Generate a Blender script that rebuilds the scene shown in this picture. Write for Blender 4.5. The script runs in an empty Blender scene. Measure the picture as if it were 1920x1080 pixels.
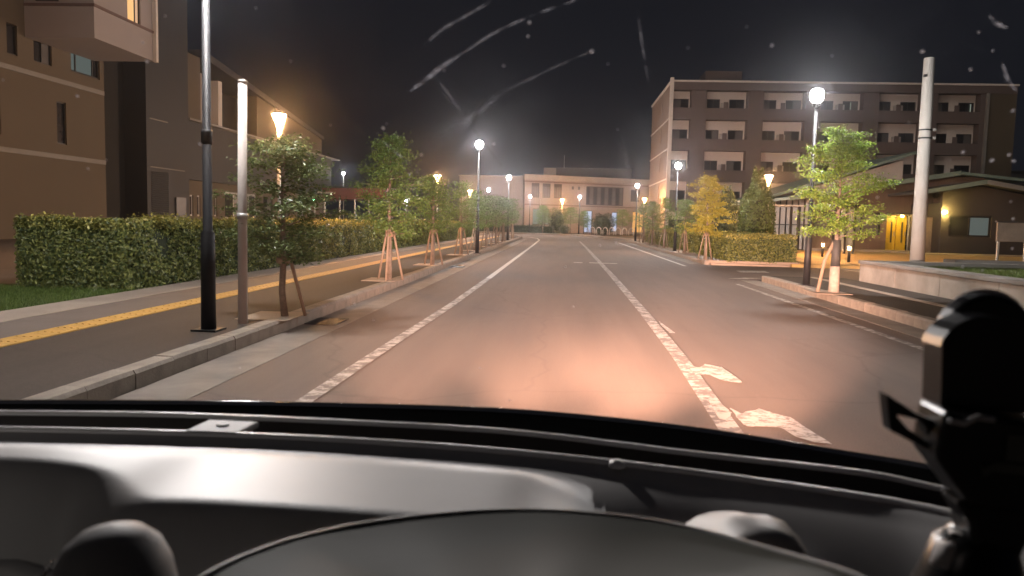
import bpy, math, random
import numpy as np
from mathutils import Vector, Matrix
random.seed(7); np.random.seed(7)
R = math.radians
sc = bpy.context.scene
col = sc.collection

# ------------------------------------------------------------------ camera
cam_d = bpy.data.cameras.new("camera"); cam = bpy.data.objects.new("camera", cam_d); col.objects.link(cam)
cam_d.sensor_width = 36.0; cam_d.lens = 1450 / 1920 * 36
cam_d.clip_start = 0.02; cam_d.clip_end = 1500
P, ROLL, W = math.atan(125 / 1450), R(1.4), R(3.6)
f = Vector((-math.sin(W) * math.cos(P), math.cos(W) * math.cos(P), -math.sin(P)))
r0 = Vector((math.cos(W), math.sin(W), 0)); u0 = r0.cross(f)
right = r0 * math.cos(ROLL) + u0 * math.sin(ROLL)
up = -r0 * math.sin(ROLL) + u0 * math.cos(ROLL)
cam.matrix_world = Matrix.Translation((0, 0, 1.35)) @ Matrix((right, up, -f)).transposed().to_4x4()
cam_d.dof.use_dof = True; cam_d.dof.focus_distance = 22.0; cam_d.dof.aperture_fstop = 9.0
sc.camera = cam

# ------------------------------------------------------------------ world (night) and an added dim fill sun
w = bpy.data.worlds.new("World"); sc.world = w; w.use_nodes = True
nt = w.node_tree; nt.nodes.clear()
out = nt.nodes.new("ShaderNodeOutputWorld"); bg = nt.nodes.new("ShaderNodeBackground")
bg.inputs[0].default_value = (0.0082, 0.0088, 0.0118, 1); bg.inputs[1].default_value = 1.0
nt.links.new(bg.outputs[0], out.inputs[0])
sun_d = bpy.data.lights.new("fill_sun", "SUN"); sun_d.energy = 0.44; sun_d.angle = R(40); sun_d.color = (1.0, 0.93, 0.84)  # fill lamp added to lift the dark facades; no moon is known
sun = bpy.data.objects.new("fill_sun", sun_d); col.objects.link(sun)
sun.rotation_euler = (R(58), 0, R(-28))
vs = sc.view_settings
vs.view_transform = "Standard"; vs.look = "None"; vs.exposure = 0.0; vs.gamma = 1.0; vs.use_curve_mapping = False
cy = sc.cycles
cy.use_denoising = True; cy.max_bounces = 5; cy.diffuse_bounces = 2; cy.glossy_bounces = 2; cy.transmission_bounces = 2
cy.transparent_max_bounces = 8; cy.volume_bounces = 0; cy.sample_clamp_indirect = 3; cy.sample_clamp_direct = 60
cy.volume_step_rate = 10; cy.volume_max_steps = 32
try: cy.use_light_tree = True
except Exception: pass

GLOBE = 1800.0        # radiance of the white lamp globes
WARM = 1800.0          # radiance of the orange lantern glass

# ------------------------------------------------------------------ materials
def ramp(nt, fac, c1, c2, p1=0.3, p2=0.7):
    r = nt.nodes.new("ShaderNodeValToRGB")
    r.color_ramp.elements[0].position = p1; r.color_ramp.elements[0].color = (*c1, 1)
    r.color_ramp.elements[1].position = p2; r.color_ramp.elements[1].color = (*c2, 1)
    nt.links.new(fac, r.inputs[0]); return r.outputs[0]

def noise(nt, scale, detail=5, rough=0.6, obj=True, stretch=None):
    tc = nt.nodes.new("ShaderNodeTexCoord"); n = nt.nodes.new("ShaderNodeTexNoise")
    n.inputs["Scale"].default_value = scale; n.inputs["Detail"].default_value = detail; n.inputs["Roughness"].default_value = rough
    v = tc.outputs["Object"]
    if stretch:
        m = nt.nodes.new("ShaderNodeMapping"); m.inputs["Scale"].default_value = stretch
        nt.links.new(v, m.inputs[0]); v = m.outputs[0]
    nt.links.new(v, n.inputs["Vector"]); return n.outputs["Fac"]

def mat(name, c, rough=0.7, c2=None, scale=3.0, bump=0.0, bscale=60.0, metal=0.0, spec=0.5, stretch=None, coat=0.0):
    m = bpy.data.materials.new(name); m.use_nodes = True; nt = m.node_tree
    b = nt.nodes["Principled BSDF"]
    if c2 is None: c2 = tuple(v * 0.8 for v in c)
    co = ramp(nt, noise(nt, scale, stretch=stretch), c2, c)
    nt.links.new(co, b.inputs["Base Color"])
    b.inputs["Roughness"].default_value = rough; b.inputs["Metallic"].default_value = metal
    b.inputs["Specular IOR Level"].default_value = spec
    if coat: b.inputs["Coat Weight"].default_value = coat; b.inputs["Coat Roughness"].default_value = 0.06
    if bump:
        bp = nt.nodes.new("ShaderNodeBump"); bp.inputs["Strength"].default_value = bump; bp.inputs["Distance"].default_value = 0.02
        nt.links.new(noise(nt, bscale, 4), bp.inputs["Height"]); nt.links.new(bp.outputs[0], b.inputs["Normal"])
    return m

def emit(name, c, s):
    m = bpy.data.materials.new(name); m.use_nodes = True; nt = m.node_tree; nt.nodes.clear()
    o = nt.nodes.new("ShaderNodeOutputMaterial"); e = nt.nodes.new("ShaderNodeEmission")
    e.inputs[0].default_value = (*c, 1); e.inputs[1].default_value = s
    nt.links.new(e.outputs[0], o.inputs[0]); return m

def leafmat(name, c1, c2, trans=0.35):
    m = bpy.data.materials.new(name); m.use_nodes = True; nt = m.node_tree
    b = nt.nodes["Principled BSDF"]; g = nt.nodes.new("ShaderNodeNewGeometry")
    co = ramp(nt, g.outputs["Random Per Island"], c1, c2, 0.0, 1.0)
    nt.links.new(co, b.inputs["Base Color"]); b.inputs["Roughness"].default_value = 0.42
    t = nt.nodes.new("ShaderNodeBsdfTranslucent"); nt.links.new(co, t.inputs[0])
    mx = nt.nodes.new("ShaderNodeMixShader"); mx.inputs[0].default_value = trans
    o = nt.nodes["Material Output"]
    nt.links.new(b.outputs[0], mx.inputs[1]); nt.links.new(t.outputs[0], mx.inputs[2]); nt.links.new(mx.outputs[0], o.inputs[0])
    return m

def asphalt(name, c, c2, worn):
    m = bpy.data.materials.new(name); m.use_nodes = True; nt = m.node_tree; b = nt.nodes["Principled BSDF"]
    big = noise(nt, 0.35, 4, stretch=(1, 0.25, 1)); fine = noise(nt, 90, 3, 0.8)
    c_a = ramp(nt, big, c2, c, 0.35, 0.65)
    c_b = ramp(nt, fine, (0.62,) * 3, (1.3,) * 3, 0.3, 0.72)
    mx = nt.nodes.new("ShaderNodeMix"); mx.data_type = "RGBA"; mx.blend_type = "MULTIPLY"; mx.inputs[0].default_value = 1.0
    nt.links.new(c_a, mx.inputs[6]); nt.links.new(c_b, mx.inputs[7])
    st = noise(nt, 1.3, 6, 0.7, stretch=(2.2, 0.12, 1))
    mz = nt.nodes.new("ShaderNodeMix"); mz.data_type = "RGBA"; mz.blend_type = "MULTIPLY"; mz.inputs[0].default_value = 1.0
    nt.links.new(mx.outputs[2], mz.inputs[6]); nt.links.new(ramp(nt, st, (0.92,) * 3, (1.06,) * 3, 0.35, 0.65), mz.inputs[7]); mx = mz
    # dark sealed cracks
    tc = nt.nodes.new("ShaderNodeTexCoord"); vo = nt.nodes.new("ShaderNodeTexVoronoi"); vo.feature = "DISTANCE_TO_EDGE"
    vo.inputs["Scale"].default_value = 0.28
    wn = nt.nodes.new("ShaderNodeTexNoise"); wn.inputs["Scale"].default_value = 1.2; wn.inputs["Detail"].default_value = 6
    nt.links.new(tc.outputs["Object"], wn.inputs["Vector"])
    ad = nt.nodes.new("ShaderNodeMix"); ad.data_type = "RGBA"; ad.blend_type = "LINEAR_LIGHT"; ad.inputs[0].default_value = worn
    nt.links.new(tc.outputs["Object"], ad.inputs[6]); nt.links.new(wn.outputs["Color"], ad.inputs[7]); nt.links.new(ad.outputs[2], vo.inputs["Vector"])
    cr = ramp(nt, vo.outputs["Distance"], (0.86,) * 3, (1,) * 3, 0.002, 0.006)
    m2 = nt.nodes.new("ShaderNodeMix"); m2.data_type = "RGBA"; m2.blend_type = "MULTIPLY"; m2.inputs[0].default_value = 1.0
    nt.links.new(mx.outputs[2], m2.inputs[6]); nt.links.new(cr, m2.inputs[7])
    nt.links.new(m2.outputs[2], b.inputs["Base Color"]); b.inputs["Roughness"].default_value = 0.85
    b.inputs["Specular IOR Level"].default_value = 0.3
    bp = nt.nodes.new("ShaderNodeBump"); bp.inputs["Strength"].default_value = 0.5; bp.inputs["Distance"].default_value = 0.006
    nt.links.new(fine, bp.inputs["Height"]); nt.links.new(bp.outputs[0], b.inputs["Normal"])
    return m

def paint(name, c, base, wear=0.5, sc_=9.0):
    m = bpy.data.materials.new(name); m.use_nodes = True; nt = m.node_tree; b = nt.nodes["Principled BSDF"]
    n = noise(nt, sc_, 8, 0.75)
    co = ramp(nt, n, base, c, wear - 0.04, wear + 0.05)
    nt.links.new(co, b.inputs["Base Color"]); b.inputs["Roughness"].default_value = 0.7
    return m

M = {}
M["road"] = asphalt("road asphalt", (0.165, 0.12, 0.095), (0.138, 0.101, 0.081), 0.25)
M["walk"] = asphalt("pavement asphalt", (0.058, 0.044, 0.035), (0.046, 0.036, 0.029), 0.2)
M["walkband"] = mat("dark pavement band", (0.13, 0.105, 0.09), 0.85, scale=2, bump=0.2)
M["light_pave"] = mat("pale concrete pavement", (0.34, 0.27, 0.21), 0.85, (0.26, 0.2, 0.16), 1.5, 0.2)
M["kerb"] = mat("kerb concrete", (0.27, 0.23, 0.19), 0.85, (0.17, 0.145, 0.12), 5, 0.4, 40)
M["gutter"] = mat("gutter concrete", (0.24, 0.2, 0.165), 0.85, (0.16, 0.13, 0.11), 2.5, 0.3)
M["yellow"] = mat("yellow tactile", (0.5, 0.28, 0.06), 0.7, (0.36, 0.2, 0.05), 6, 0.2)
M["paint"] = paint("worn road paint", (0.4, 0.345, 0.3), (0.14, 0.108, 0.088), 0.51, 6)
M["paint_mid"] = paint("patchy road paint", (0.4, 0.34, 0.29), (0.17, 0.13, 0.105), 0.47, 9)
M["paint_good"] = paint("road paint", (0.46, 0.4, 0.35), (0.22, 0.18, 0.15), 0.4, 14)
M["soil"] = mat("ground soil", (0.07, 0.055, 0.035), 0.95, (0.035, 0.03, 0.02), 1.5, 0.6, 20)
M["lawn"] = mat("lawn soil", (0.05, 0.07, 0.02), 0.95, (0.03, 0.035, 0.012), 3, 0.6, 20)
M["plaza"] = mat("plaza paving", (0.5, 0.34, 0.12), 0.85, (0.4, 0.27, 0.1), 1.0, 0.2)  # yellow lamp light is put into the paving colour
M["tan"] = mat("tan render", (0.125, 0.096, 0.064), 0.85, (0.112, 0.086, 0.057), 0.4, 0.15)
M["band"] = mat("pale band", (0.27, 0.245, 0.215), 0.8, scale=1)
M["greybox"] = mat("pale grey render", (0.36, 0.31, 0.29), 0.8, (0.33, 0.285, 0.265), 0.5)
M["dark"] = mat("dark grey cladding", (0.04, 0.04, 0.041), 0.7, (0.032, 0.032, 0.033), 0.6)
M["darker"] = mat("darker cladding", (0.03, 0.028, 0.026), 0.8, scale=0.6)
M["louvre"] = mat("louvre metal", (0.1, 0.1, 0.105), 0.5, metal=0.4)
M["frame"] = mat("dark window frame", (0.03, 0.027, 0.025), 0.4)
M["lframe"] = mat("light window frame", (0.4, 0.38, 0.36), 0.4)
M["cream"] = mat("cream wall", (0.7, 0.62, 0.55), 0.85, (0.64, 0.565, 0.5), 0.5)
M["brown"] = mat("brown tile wall", (0.145, 0.108, 0.096), 0.8, (0.125, 0.094, 0.084), 0.7, 0.2)
M["tansite"] = mat("tan side wall", (0.3, 0.215, 0.165), 0.85, (0.27, 0.19, 0.145), 0.5)
M["backwall"] = mat("beige render", (0.3, 0.245, 0.205), 0.85, (0.27, 0.22, 0.185), 0.4)
M["backband"] = mat("cornice", (0.36, 0.315, 0.275), 0.8, scale=0.7)
M["trimbrown"] = mat("brown trim", (0.17, 0.105, 0.085), 0.8)
M["slate"] = mat("dark plant room", (0.075, 0.073, 0.075), 0.8)
M["roofgreen"] = mat("green metal roof", (0.2, 0.27, 0.23), 0.55, (0.15, 0.2, 0.17), 1.0)
M["lodge"] = mat("brown timber cladding", (0.15, 0.1, 0.078), 0.8, (0.115, 0.078, 0.06), 2, stretch=(6, 1, 0.4))
M["lodgedark"] = mat("dark stained cladding", (0.06, 0.05, 0.045), 0.8, scale=2)
M["palepanel"] = mat("pale wall panel", (0.48, 0.43, 0.4), 0.8, (0.4, 0.36, 0.33), 1)
M["concrete"] = mat("weathered concrete", (0.33, 0.29, 0.25), 0.9, (0.2, 0.175, 0.15), 1.6, 0.4, 25)
M["capstone"] = mat("grey capping", (0.2, 0.185, 0.17), 0.9, (0.15, 0.14, 0.125), 2, 0.3)
M["utility"] = mat("spun concrete pole", (0.4, 0.385, 0.355), 0.8, (0.33, 0.318, 0.293), 2, 0.2)
M["post"] = mat("black painted steel", (0.016, 0.016, 0.018), 0.55, spec=0.3)
M["galv"] = mat("galvanised steel", (0.42, 0.41, 0.39), 0.4, metal=0.5)
M["stake"] = mat("timber stake", (0.25, 0.185, 0.135), 0.85, (0.17, 0.125, 0.09), 8)
M["bark"] = mat("grey bark", (0.2, 0.16, 0.13), 0.9, (0.1, 0.08, 0.06), 12, 0.6, 50)
M["wrap"] = mat("trunk wrap", (0.34, 0.29, 0.25), 0.9, (0.24, 0.2, 0.17), 14, 0.5, 60)
M["leaf"] = leafmat("green leaves", (0.07, 0.125, 0.035), (0.17, 0.26, 0.07))
M["leafy"] = leafmat("lamplit yellow leaves", (0.26, 0.26, 0.035), (0.48, 0.42, 0.08))  # orange lantern light put into the corner tree's leaf colour
M["hedge_top"] = leafmat("lamplit hedge top leaves", (0.1, 0.12, 0.03), (0.42, 0.38, 0.1), 0.25)  # lamp light on the hedge tops, put into the leaf colour
M["leafd"] = leafmat("dull green leaves", (0.05, 0.075, 0.028), (0.13, 0.17, 0.06))
M["leafr"] = leafmat("lamplit bright leaves", (0.1, 0.18, 0.03), (0.3, 0.42, 0.08))  # lamp light on the near right tree put into its leaf colour
M["hedge"] = leafmat("hedge leaves", (0.03, 0.055, 0.018), (0.22, 0.23, 0.06), 0.2)
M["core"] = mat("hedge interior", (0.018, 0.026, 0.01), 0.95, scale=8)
M["bushl"] = leafmat("conifer sprays", (0.04, 0.07, 0.018), (0.09, 0.13, 0.03), 0.2)
M["dkbush"] = leafmat("dark bush leaves", (0.02, 0.035, 0.018), (0.06, 0.08, 0.03), 0.2)
M["grass"] = leafmat("grass blades", (0.05, 0.09, 0.015), (0.14, 0.19, 0.04), 0.3)
M["globe"] = emit("white lamp globe", (1.0, 0.95, 0.93), GLOBE)
M["warm"] = emit("orange lantern glass", (1.0, 0.5, 0.19), WARM)
M["dimwhite"] = emit("far white lamp", (0.95, 0.97, 1.0), 260)
M["lamp_y"] = emit("yellow porch lamp", (1.0, 0.68, 0.18), 330)
M["litwin"] = emit("lit room", (1.0, 0.55, 0.22), 1.1)
M["litcurt"] = emit("lit curtain", (1.0, 0.6, 0.35), 0.75)
M["litcool"] = emit("lit doorway", (0.62, 0.74, 1.0), 0.75)
M["litwarm"] = emit("lit entrance wall", (1.0, 0.52, 0.16), 0.85)
M["litpale"] = emit("dim lit window", (0.75, 0.85, 0.7), 0.28)
M["litgrey"] = emit("faintly lit blind", (0.62, 0.72, 0.66), 0.16)
M["green_l"] = emit("green signal lens", (0.25, 1.0, 0.55), 60)
M["red_l"] = emit("tail lamp", (1.0, 0.25, 0.12), 6)
M["door_y"] = mat("yellow lacquered door", (0.55, 0.36, 0.03), 0.4, scale=1)
M["red"] = mat("red brown fascia", (0.24, 0.085, 0.06), 0.7, (0.19, 0.07, 0.05), 1)
def glass(name, c, rough=0.08, spec=0.6):
    return mat(name, c, rough, tuple(v * 0.7 for v in c), 0.8, spec=spec)
M["pane"] = glass("dark window glass", (0.035, 0.035, 0.038))
M["curtain"] = glass("window glass over curtain", (0.15, 0.14, 0.135), 0.25)
M["palepane"] = glass("pale window glass", (0.3, 0.32, 0.3), 0.2)
# car
M["dash"] = mat("soft dashboard plastic", (0.33, 0.312, 0.303), 0.6, (0.315, 0.298, 0.29), 30, 0.02, 900, spec=0.6, coat=0.6)
M["dash"].node_tree.nodes["Principled BSDF"].inputs["Coat Roughness"].default_value = 0.5
M["hood"] = mat("olive grey instrument hood", (0.085, 0.082, 0.066), 0.6, (0.08, 0.077, 0.062), 6, 0.02, 900, spec=0.3)
M["black"] = mat("black frit band", (0.006, 0.006, 0.006), 0.9, spec=0.0)
M["slot"] = mat("vent slot plastic", (0.03, 0.022, 0.02), 0.7)
M["rim"] = mat("pale moulded edge", (0.62, 0.6, 0.6), 0.45, (0.6, 0.58, 0.58), 20, spec=1.0)
M["clip"] = mat("grey clip plastic", (0.3, 0.29, 0.29), 0.6)
M["crest"] = mat("glossy bonnet paint", (0.45, 0.43, 0.42), 0.09, metal=0.9, coat=1.0)
M["mount"] = mat("black phone mount plastic", (0.008, 0.008, 0.009), 0.3, spec=0.4)
M["mountgrey"] = mat("worn grey lettering", (0.12, 0.12, 0.1), 0.6)

def dustmat():
    m = bpy.data.materials.new("pale windscreen dust"); m.use_nodes = True; nt = m.node_tree; nt.nodes.clear()
    o = nt.nodes.new("ShaderNodeOutputMaterial"); d = nt.nodes.new("ShaderNodeBsdfTranslucent"); d.inputs[0].default_value = (0.85, 0.85, 0.9, 1)
    e = nt.nodes.new("ShaderNodeBsdfDiffuse"); e.inputs[0].default_value = (0.8, 0.8, 0.85, 1)
    mx = nt.nodes.new("ShaderNodeMixShader"); mx.inputs[0].default_value = 0.3
    nt.links.new(d.outputs[0], mx.inputs[1]); nt.links.new(e.outputs[0], mx.inputs[2]); nt.links.new(mx.outputs[0], o.inputs[0])
    return m
M["dust"] = dustmat()
def smear_glare_mat():
    m = bpy.data.materials.new("thin wiper smear"); m.use_nodes = True; nt = m.node_tree; nt.nodes.clear()
    o = nt.nodes.new("ShaderNodeOutputMaterial"); d = nt.nodes.new("ShaderNodeBsdfTranslucent"); d.inputs[0].default_value = (0.75, 0.78, 0.9, 1)
    t = nt.nodes.new("ShaderNodeBsdfTransparent"); mx = nt.nodes.new("ShaderNodeMixShader")
    fac = ramp(nt, noise(nt, 130, 3), (0.0,) * 3, (0.38,) * 3, 0.38, 0.72)
    nt.links.new(fac, mx.inputs[0]); nt.links.new(t.outputs[0], mx.inputs[1]); nt.links.new(d.outputs[0], mx.inputs[2]); nt.links.new(mx.outputs[0], o.inputs[0])
    return m
M["smear_glare"] = smear_glare_mat()
def clearmat():
    m = bpy.data.materials.new("clear windscreen glass"); m.use_nodes = True; nt = m.node_tree; nt.nodes.clear()
    o = nt.nodes.new("ShaderNodeOutputMaterial"); t = nt.nodes.new("ShaderNodeBsdfTransparent"); nt.links.new(t.outputs[0], o.inputs[0])
    return m
M["clear"] = clearmat()

# ------------------------------------------------------------------ geometry helpers
class MB:
    def __init__(s): s.v = []; s.f = []
    def quad(s, a, b, c, d):
        n = len(s.v); s.v += [a, b, c, d]; s.f.append((n, n + 1, n + 2, n + 3)); return s
    def box(s, x0, x1, y0, y1, z0, z1):
        n = len(s.v)
        s.v += [(x0, y0, z0), (x1, y0, z0), (x1, y1, z0), (x0, y1, z0), (x0, y0, z1), (x1, y0, z1), (x1, y1, z1), (x0, y1, z1)]
        s.f += [tuple(n + i for i in q) for q in ((0, 3, 2, 1), (4, 5, 6, 7), (0, 1, 5, 4), (1, 2, 6, 5), (2, 3, 7, 6), (3, 0, 4, 7))]
        return s
    def prism(s, pts, ax, a0, a1):
        """polygon pts (2-D) extruded along axis ax ('x','y','z') from a0 to a1"""
        def P3(p, a): return (a, p[0], p[1]) if ax == "x" else ((p[0], a, p[1]) if ax == "y" else (p[0], p[1], a))
        n = len(s.v); k = len(pts)
        s.v += [P3(p, a0) for p in pts] + [P3(p, a1) for p in pts]
        s.f.append(tuple(n + i for i in range(k))[::-1]); s.f.append(tuple(n + k + i for i in range(k)))
        for i in range(k):
            j = (i + 1) % k; s.f.append((n + i, n + j, n + k + j, n + k + i))
        return s
    def tube(s, path, rad, k=8, cap=True):
        path = [Vector(p) for p in path]
        if not hasattr(rad, "__len__"): rad = [rad] * len(path)
        n0 = len(s.v)
        for i, p in enumerate(path):
            d = (path[min(i + 1, len(path) - 1)] - path[max(i - 1, 0)]).normalized()
            a = Vector((0, 0, 1)) if abs(d.z) < 0.9 else Vector((1, 0, 0))
            e1 = d.cross(a).normalized(); e2 = d.cross(e1)
            for j in range(k):
                t = 2 * math.pi * j / k; s.v.append(tuple(p + (e1 * math.cos(t) + e2 * math.sin(t)) * rad[i]))
        for i in range(len(path) - 1):
            for j in range(k):
                a = n0 + i * k + j; b = n0 + i * k + (j + 1) % k; s.f.append((a, b, b + k, a + k))
        if cap:
            s.f.append(tuple(n0 + j for j in range(k))[::-1]); s.f.append(tuple(n0 + (len(path) - 1) * k + j for j in range(k)))
        return s
    def lathe(s, prof, k=16, cx=0, cy=0):
        return s.tube_rings([(cx, cy, z) for r, z in prof], [r for r, z in prof], k)
    def tube_rings(s, path, rad, k):
        n0 = len(s.v)
        for (x, y, z), r in zip(path, rad):
            for j in range(k):
                t = 2 * math.pi * j / k; s.v.append((x + r * math.cos(t), y + r * math.sin(t), z))
        for i in range(len(path) - 1):
            for j in range(k):
                a = n0 + i * k + j; b = n0 + i * k + (j + 1) % k; s.f.append((a, b, b + k, a + k))
        s.f.append(tuple(n0 + j for j in range(k))[::-1]); s.f.append(tuple(n0 + (len(path) - 1) * k + j for j in range(k)))
        return s
    def grid(s, rows):
        n0 = len(s.v); k = len(rows[0])
        for r in rows: s.v += [tuple(p) for p in r]
        for i in range(len(rows) - 1):
            for j in range(k - 1):
                a = n0 + i * k + j; s.f.append((a, a + 1, a + k + 1, a + k))
        return s
    def mesh(s, name, m=None, org=(0, 0, 0), smooth=False):
        me = bpy.data.meshes.new(name)
        v = [(p[0] - org[0], p[1] - org[1], p[2] - org[2]) for p in s.v] if any(org) else s.v
        me.from_pydata(v, [], s.f); me.update()
        if m: me.materials.append(m)
        if smooth:
            me.polygons.foreach_set("use_smooth", [True] * len(me.polygons))
        return me
    def build(s, name, m, parent=None, org=(0, 0, 0), smooth=False, bevel=0):
        o = link(name, s.mesh(name, m, org, smooth), parent)
        if bevel:
            b = o.modifiers.new("bevel", "BEVEL"); b.width = bevel; b.segments = 2; b.limit_method = "ANGLE"
        return o

def link(name, me, parent=None, loc=None, rz=None):
    o = bpy.data.objects.new(name, me); col.objects.link(o)
    if parent is not None: o.parent = parent
    if loc is not None: o.location = loc
    if rz is not None: o.rotation_euler = (0, 0, rz)
    return o

def tag(o, label=None, cat=None, group=None, kind=None):
    if label: o["label"] = label
    if cat: o["category"] = cat
    if group: o["group"] = group
    if kind: o["kind"] = kind
    return o

def empty(name, loc, rz=0.0, **k):
    o = bpy.data.objects.new(name, None); col.objects.link(o); o.location = loc; o.rotation_euler = (0, 0, rz)
    return tag(o, **k)

def copy_tree(o, parent=None):
    c = o.copy(); col.objects.link(c); c.parent = parent
    for ch in list(o.children): copy_tree(ch, c)
    return c

def struct(name, mb, m, parent=None, **k):
    o = mb.build(name, m, parent, **k)
    if parent is None: o["kind"] = "structure"
    return o

def leaves_mesh(name, C, N, S, m, aspect=0.55):
    """many small bent leaves: centre C, normal N, length S (numpy arrays)"""
    n = len(C); rnd = np.random.normal(size=(n, 3))
    N = N / (np.linalg.norm(N, axis=1, keepdims=True) + 1e-9)
    T = np.cross(N, rnd); T /= (np.linalg.norm(T, axis=1, keepdims=True) + 1e-9)
    B = np.cross(N, T); S = S[:, None]
    v = np.empty((n, 4, 3))
    v[:, 0] = C - T * S * 0.5; v[:, 1] = C + B * S * aspect * 0.5 + N * S * 0.12
    v[:, 2] = C + T * S * 0.5 - N * S * 0.1; v[:, 3] = C - B * S * aspect * 0.5 + N * S * 0.12
    idx = np.arange(n)[:, None] * 4
    tri = np.concatenate([idx + np.array([0, 1, 2]), idx + np.array([0, 2, 3])], axis=1).reshape(-1)
    me = bpy.data.meshes.new(name)
    me.vertices.add(n * 4); me.vertices.foreach_set("co", v.reshape(-1).astype(np.float32))
    me.loops.add(n * 6); me.loops.foreach_set("vertex_index", tri.astype(np.int32))
    me.polygons.add(n * 2); me.polygons.foreach_set("loop_start", np.arange(0, n * 6, 3, dtype=np.int32))
    me.polygons.foreach_set("loop_total", np.full(n * 2, 3, dtype=np.int32))
    me.update(calc_edges=True); me.validate(); me.materials.append(m)
    return me

# facade mapping helpers: (u, depth inwards, z) -> world
def map_x(x, sgn=-1):   # wall plane x = const facing +x (sgn -1: inward is -x)
    return lambda u, d, z: (x + sgn * d, u, z)
def map_y(y):           # wall plane facing -y
    return lambda u, d, z: (u, y + d, z)

def wall_with_openings(mb, F, u0, u1, z0, z1, ops, depth=0.18):
    us = sorted({u0, u1, *[o[0] for o in ops], *[o[1] for o in ops]}); zs = sorted({z0, z1, *[o[2] for o in ops], *[o[3] for o in ops]})
    us = [u for u in us if u0 <= u <= u1]; zs = [z for z in zs if z0 <= z <= z1]
    for a, b in zip(us, us[1:]):
        for c, d in zip(zs, zs[1:]):
            mu, mz = (a + b) / 2, (c + d) / 2
            if any(o[0] < mu < o[1] and o[2] < mz < o[3] for o in ops): continue
            mb.quad(F(a, 0, c), F(b, 0, c), F(b, 0, d), F(a, 0, d))
    for a, b, c, d in ops:
        mb.quad(F(a, 0, c), F(b, 0, c), F(b, depth, c), F(a, depth, c)); mb.quad(F(a, 0, d), F(b, 0, d), F(b, depth, d), F(a, depth, d))
        mb.quad(F(a, 0, c), F(a, 0, d), F(a, depth, d), F(a, depth, c)); mb.quad(F(b, 0, c), F(b, 0, d), F(b, depth, d), F(b, depth, c))
    return mb

def fbox(mb, F, u0, u1, d0, d1, z0, z1):
    n = len(mb.v)
    mb.v += [F(u0, d0, z0), F(u1, d0, z0), F(u1, d1, z0), F(u0, d1, z0), F(u0, d0, z1), F(u1, d0, z1), F(u1, d1, z1), F(u0, d1, z1)]
    mb.f += [tuple(n + i for i in q) for q in ((0, 3, 2, 1), (4, 5, 6, 7), (0, 1, 5, 4), (1, 2, 6, 5), (2, 3, 7, 6), (3, 0, 4, 7))]

def window(root, F, u0, u1, z0, z1, panes, depth=0.12, fm=None, t=0.06, org=(0, 0, 0), name="window"):
    """framed window; panes = list of (fraction width, material)"""
    fm = fm or M["frame"]; mb = MB()
    fbox(mb, F, u0, u1, depth - 0.05, depth + 0.02, z0, z0 + t); fbox(mb, F, u0, u1, depth - 0.05, depth + 0.02, z1 - t, z1)
    fbox(mb, F, u0, u0 + t, depth - 0.05, depth + 0.02, z0 + t, z1 - t); fbox(mb, F, u1 - t, u1, depth - 0.05, depth + 0.02, z0 + t, z1 - t)
    tot = sum(p[0] for p in panes); u = u0; spans = []
    for k, (fr, pm) in enumerate(panes):
        e = u + (u1 - u0) * fr / tot
        if k < len(panes) - 1: fbox(mb, F, e - t * 0.4, e + t * 0.4, depth - 0.045, depth + 0.015, z0 + t, z1 - t)
        spans.append((u, e, pm)); u = e
    o = mb.build(name, fm, root, org)
    for a, b, pm in spans:
        g = MB(); fbox(g, F, a + 0.01, b - 0.01, depth, depth + 0.012, z0 + 0.02, z1 - 0.02)
        g.build("pane", pm, o, org)
    return o

# ================================================================== SETTING
g = MB(); g.box(-400, 400, -40, 600, -1.0, -0.02); struct("ground", g, M["soil"])
# road with the bend to the left at its far end
arcR = [(5.0, 56), (4.85, 60), (4.4, 66), (3.2, 73), (1.0, 79), (-3.0, 82.5), (-10, 84.2), (-60, 85)]
arcL = [(-60, 76), (-12, 75.5), (-8.5, 74.3), (-5.6, 71.5), (-3.9, 68), (-3.25, 63)]
pts = [(-3.2, -12), (5.0, -12), (5.0, 20.2), (60, 20.2), (60, 28.6), (5.0, 28.6)] + arcR + arcL
def flat(pts, z, t=0.02):
    m = MB(); m.prism(pts, "z", z - t, z); return m
g = MB(); g.quad((-3.2, -12, 0), (5.0, -12, 0), (5.0, 20.2, 0), (-3.2, 20.2, 0)); g.quad((-3.2, 20.2, 0), (5, 20.2, 0), (5, 28.6, 0), (-3.2, 28.6, 0))
g.quad((5, 20.2, 0), (9.5, 20.2, 0), (9.5, 27.3, 0), (5, 27.3, 0)); g.quad((-3.2, 28.6, 0), (5, 28.6, 0), (5, 56, 0), (-3.2, 56, 0))
n = len(g.v); ring = [(5.0, 56), *arcR[1:], *arcL, (-3.2, 56)]; g.v += [(x, y, 0) for x, y in ring]; g.f.append(tuple(range(n, n + len(ring))))
struct("road", g, M["road"])
# plaza and grounds to the right, yard to the left (thin sheets over the ground)
g = MB(); g.box(8.0, 60, 27.4, 45.5, -0.02, 0.1); struct("plaza", g, M["plaza"])
g = MB(); g.box(9.5, 60, 20.2, 27.35, -0.02, 0.006); struct("driveway", g, M["light_pave"])
g = MB(); g.box(-24, -8.9, 10.5, 74, -0.02, 0.05); struct("yard", g, M["walkband"])
g = MB(); g.box(-9.5, -6.52, -12, 12, -0.02, 0.14); g.box(-24, -9.5, -12, 10.5, -0.02, 0.1); struct("lawn", g, M["lawn"])
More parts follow.
